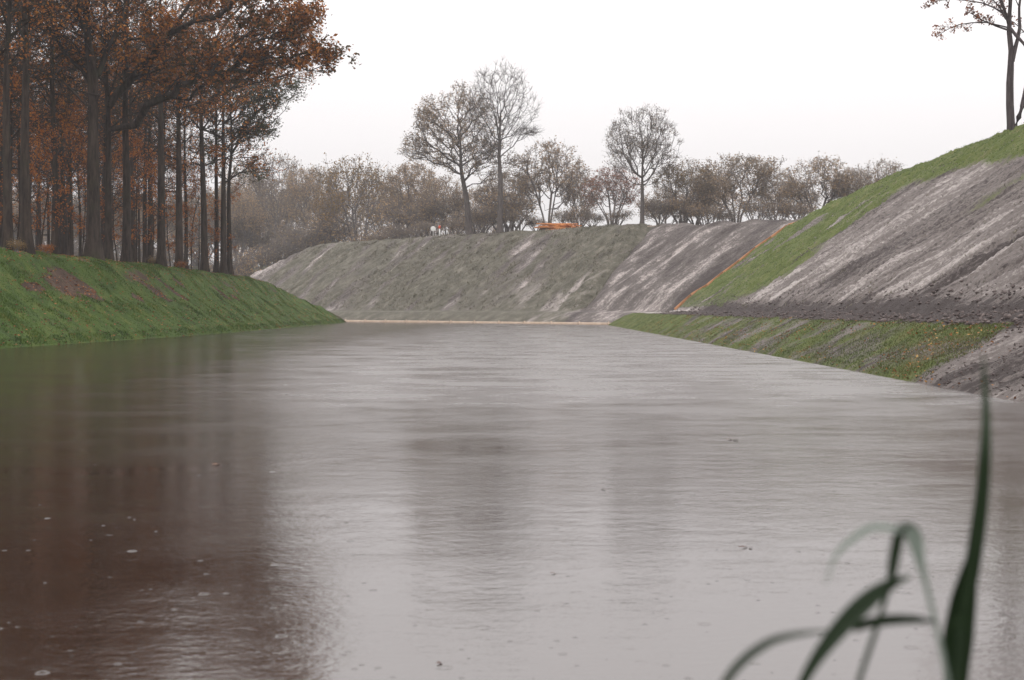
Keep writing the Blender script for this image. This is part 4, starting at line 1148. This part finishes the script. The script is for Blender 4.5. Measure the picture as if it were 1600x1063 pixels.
def leaf_thing(px, py, size, label, rz, mat='dark_litter'):
    d = EYE * FPX / (py - HORIZON)
    x = (px - 800) / FPX * d
    q = np.array([[-1, 0, 0.0], [-0.55, 0.38, 0.10], [0.1, 0.5, 0.16], [0.7, 0.3, 0.08], [1.05, 0, 0.02], [0.7, -0.3, 0.12], [0.1, -0.5, 0.2], [-0.55, -0.38, 0.1], [0, 0, 0.03], [-1.5, 0.05, 0.12]], float) * size
    f = np.array([[8, 0, 1], [8, 1, 2], [8, 2, 3], [8, 3, 4], [8, 4, 5], [8, 5, 6], [8, 6, 7], [8, 7, 0], [0, 9, 1]])
    me = mesh_np('floating_leaf', q, f, M[mat], False, {'rnd': ('FACE', 'FLOAT', np.full(len(f), 0.25 if mat == 'litter' else -0.4))})
    o = link('floating_leaf', me); o.location = (x, d, 0.004); o.rotation_euler = (0.15, 0.1, rz)
    tag(o, label, 'leaf', 'leaves floating on the moat')
leaf_thing(1163, 857, 0.030, 'larger of two dark leaves floating close together in the open water', 0.4)
leaf_thing(1174, 858, 0.018, 'smaller of two dark leaves floating close together in the open water', 1.9)
leaf_thing(1140, 688, 0.045, 'dark leaf floating farther out, left one of a distant pair', 0.9)
leaf_thing(1149, 689, 0.032, 'dark leaf floating farther out, right one of a distant pair', 2.4)
leaf_thing(865, 898, 0.016, 'tiny dark leaf floating near the middle of the moat', 0.2)
leaf_thing(686, 1040, 0.020, 'dark leaf floating nearest the bottom edge of the picture', 1.2)
leaf_thing(943, 766, 0.020, 'speck of a leaf floating in the middle distance', 2.2)
leaf_thing(337, 727, 0.040, 'reddish leaf floating at the edge of the dark tree reflection', 0.8, 'litter')

# ------------------------------------------------------------------ reeds close to the camera
def ribbon(name, path, mat, parent, fold=0.25, thick=0.0006):
    """path: (px, py, width px, distance); a leaf blade with a creased midrib and real thickness"""
    q = np.array([at(a, b, d) for a, b, wd, d in path]); wd = np.array([wd_ / FPX * d for a, b, wd_, d in path])
    k = 26; t0 = np.linspace(0, 1, len(q)); t = np.linspace(0, 1, k)
    def sm(v):
        c = np.interp(t, t0, v)
        for _ in range(2): c[1:-1] = (c[:-2] + 2 * c[1:-1] + c[2:]) / 4
        return c
    P = np.stack([sm(q[:, i]) for i in range(3)], -1); W = sm(wd)
    d = unit(np.gradient(P, axis=0)); view = np.array([0, 1.0, 0])
    side = unit(np.cross(d, view)); nrm = np.cross(side, d)
    rows_ = []
    for sgn, off in ((-0.5, 0), (0, fold), (0.5, 0)):
        rows_.append(P + side * (W * sgn)[:, None] + nrm * (W * off)[:, None])
    top = np.stack(rows_, 1)
    bot = top - nrm[:, None, :] * thick
    V = np.concatenate([top.reshape(-1, 3), bot.reshape(-1, 3)])
    F = []
    n3 = k * 3
    for i in range(k - 1):
        for j in range(2):
            a = i * 3 + j
            F.append((a, a + 1, a + 4, a + 3)); F.append((n3 + a, n3 + a + 3, n3 + a + 4, n3 + a + 1))
        for j in (0, 2):
            a = i * 3 + j
            F.append((a, a + 3, n3 + a + 3, n3 + a))
    me = mesh_np(name, V - np.array(parent.location), np.array(F), M[mat], True, {'rnd': ('FACE', 'FLOAT', np.full(len(F), 0.5))})
    return link(name, me, parent)
def stalk(name, path, mat, parent):
    q = np.array([at(a, b, d) for a, b, wd, d in path]); wd = np.array([wd_ / FPX * d / 2 for a, b, wd_, d in path])
    v, f = tubes(q[None], wd[None], 8)
    return link(name, mesh_np(name, v - np.array(parent.location), f, M[mat], True, {'rnd': ('FACE', 'FLOAT', np.full(len(f), 0.5))}), parent)
D1 = 1.55
e = empty('upright_reed', tuple(at(1490, 2500, D1)))
tag(e, 'tall upright dark green reed blade out of focus at the lower right', 'reed')
stalk('stem', [(1490, 2500, 14, D1), (1492, 1500, 16, D1), (1498, 1080, 18, D1), (1504, 985, 16, D1)], 'reed', e)
ribbon('leaf', [(1497, 1140, 26, D1), (1497, 1060, 40, D1), (1500, 1000, 50, D1), (1508, 940, 42, D1), (1517, 895, 28, D1), (1524, 860, 14, D1)], 'reed', e, 0.12)
ribbon('leaf', [(1508, 960, 24, D1), (1520, 900, 26, D1), (1530, 830, 25, D1), (1537, 770, 22, D1), (1541, 700, 19, D1), (1542, 650, 14, D1 + 0.02), (1539, 600, 9, D1 + 0.04), (1537, 555, 3, D1 + 0.05)], 'reed', e, 0.15)
D2 = 1.40
e = empty('bent_reed', tuple(at(1300, 2650, D2)))
tag(e, 'arching reed plant with bent leaves, blurred, left of the upright reed', 'reed')
stalk('stem', [(1300, 2650, 10, D2), (1320, 1500, 10, D2), (1346, 1063, 9, D2), (1372, 985, 9, D2), (1385, 940, 9, D2), (1396, 900, 10, D2)], 'reed', e)
ribbon('leaf', [(1393, 915, 12, D2), (1398, 880, 18, D2), (1404, 845, 19, D2), (1412, 822, 16, D2)], 'reed', e, 0.15)
ribbon('leaf', [(1408, 826, 14, D2), (1424, 826, 24, D2), (1433, 845, 26, D2), (1438, 872, 16, D2), (1447, 905, 8, D2), (1462, 965, 8, D2), (1480, 1040, 8, D2), (1500, 1160, 7, D2), (1530, 1400, 5, D2)], 'reed_pale', e, 0.1)
ribbon('leaf', [(1408, 830, 10, D2), (1385, 824, 11, D2), (1362, 824, 12, D2), (1335, 842, 11, D2), (1312, 862, 8, D2), (1300, 885, 4, D2), (1293, 915, 2, D2)], 'reed_pale', e, 0.1)
ribbon('leaf', [(1425, 903, 4, D2), (1405, 908, 14, D2), (1375, 925, 28, D2), (1340, 955, 34, D2), (1305, 995, 28, D2), (1275, 1035, 20, D2), (1250, 1080, 15, D2), (1220, 1180, 12, D2), (1250, 1500, 9, D2), (1290, 2300, 8, D2)], 'reed', e, 0.15)
ribbon('leaf', [(1335, 985, 12, D2), (1360, 975, 17, D2), (1400, 970, 17, D2), (1435, 970, 13, D2), (1465, 974, 4, D2)], 'reed', e, 0.12)
ribbon('leaf', [(1300, 988, 3, D2 - 0.1), (1255, 992, 8, D2 - 0.1), (1210, 1001, 13, D2 - 0.1), (1172, 1025, 15, D2 - 0.1), (1140, 1058, 14, D2 - 0.1), (1110, 1120, 12, D2 - 0.1), (1140, 1500, 9, D2 - 0.1), (1270, 2400, 7, D2 - 0.02)], 'reed', e, 0.12)

# ------------------------------------------------------------------ rainy haze
hz = NT('rain_haze')
hz.t.nodes.remove(hz.b)
pv = hz.t.nodes.new('ShaderNodeVolumePrincipled')
pv.inputs['Color'].default_value = (0.90, 0.90, 0.93, 1)
pv.inputs['Density'].default_value = 0.00034
pv.inputs['Anisotropy'].default_value = 0.2
hz.t.links.new(pv.outputs[0], hz.out.inputs['Volume'])
a, b = np.array([-332, -62, -2.8]), np.array([262, 382, 36.0])
V = [(x_, y_, z_) for z_ in (a[2], b[2]) for x_, y_ in ((a[0], a[1]), (b[0], a[1]), (b[0], b[1]), (a[0], b[1]))]
F = np.array([[3, 2, 1, 0], [4, 5, 6, 7], [0, 1, 5, 4], [1, 2, 6, 5], [2, 3, 7, 6], [3, 0, 4, 7]])
tag(link('haze', mesh_np('haze', V, F, hz.m)), 'thin grey rain haze filling the air', 'haze', kind='stuff')
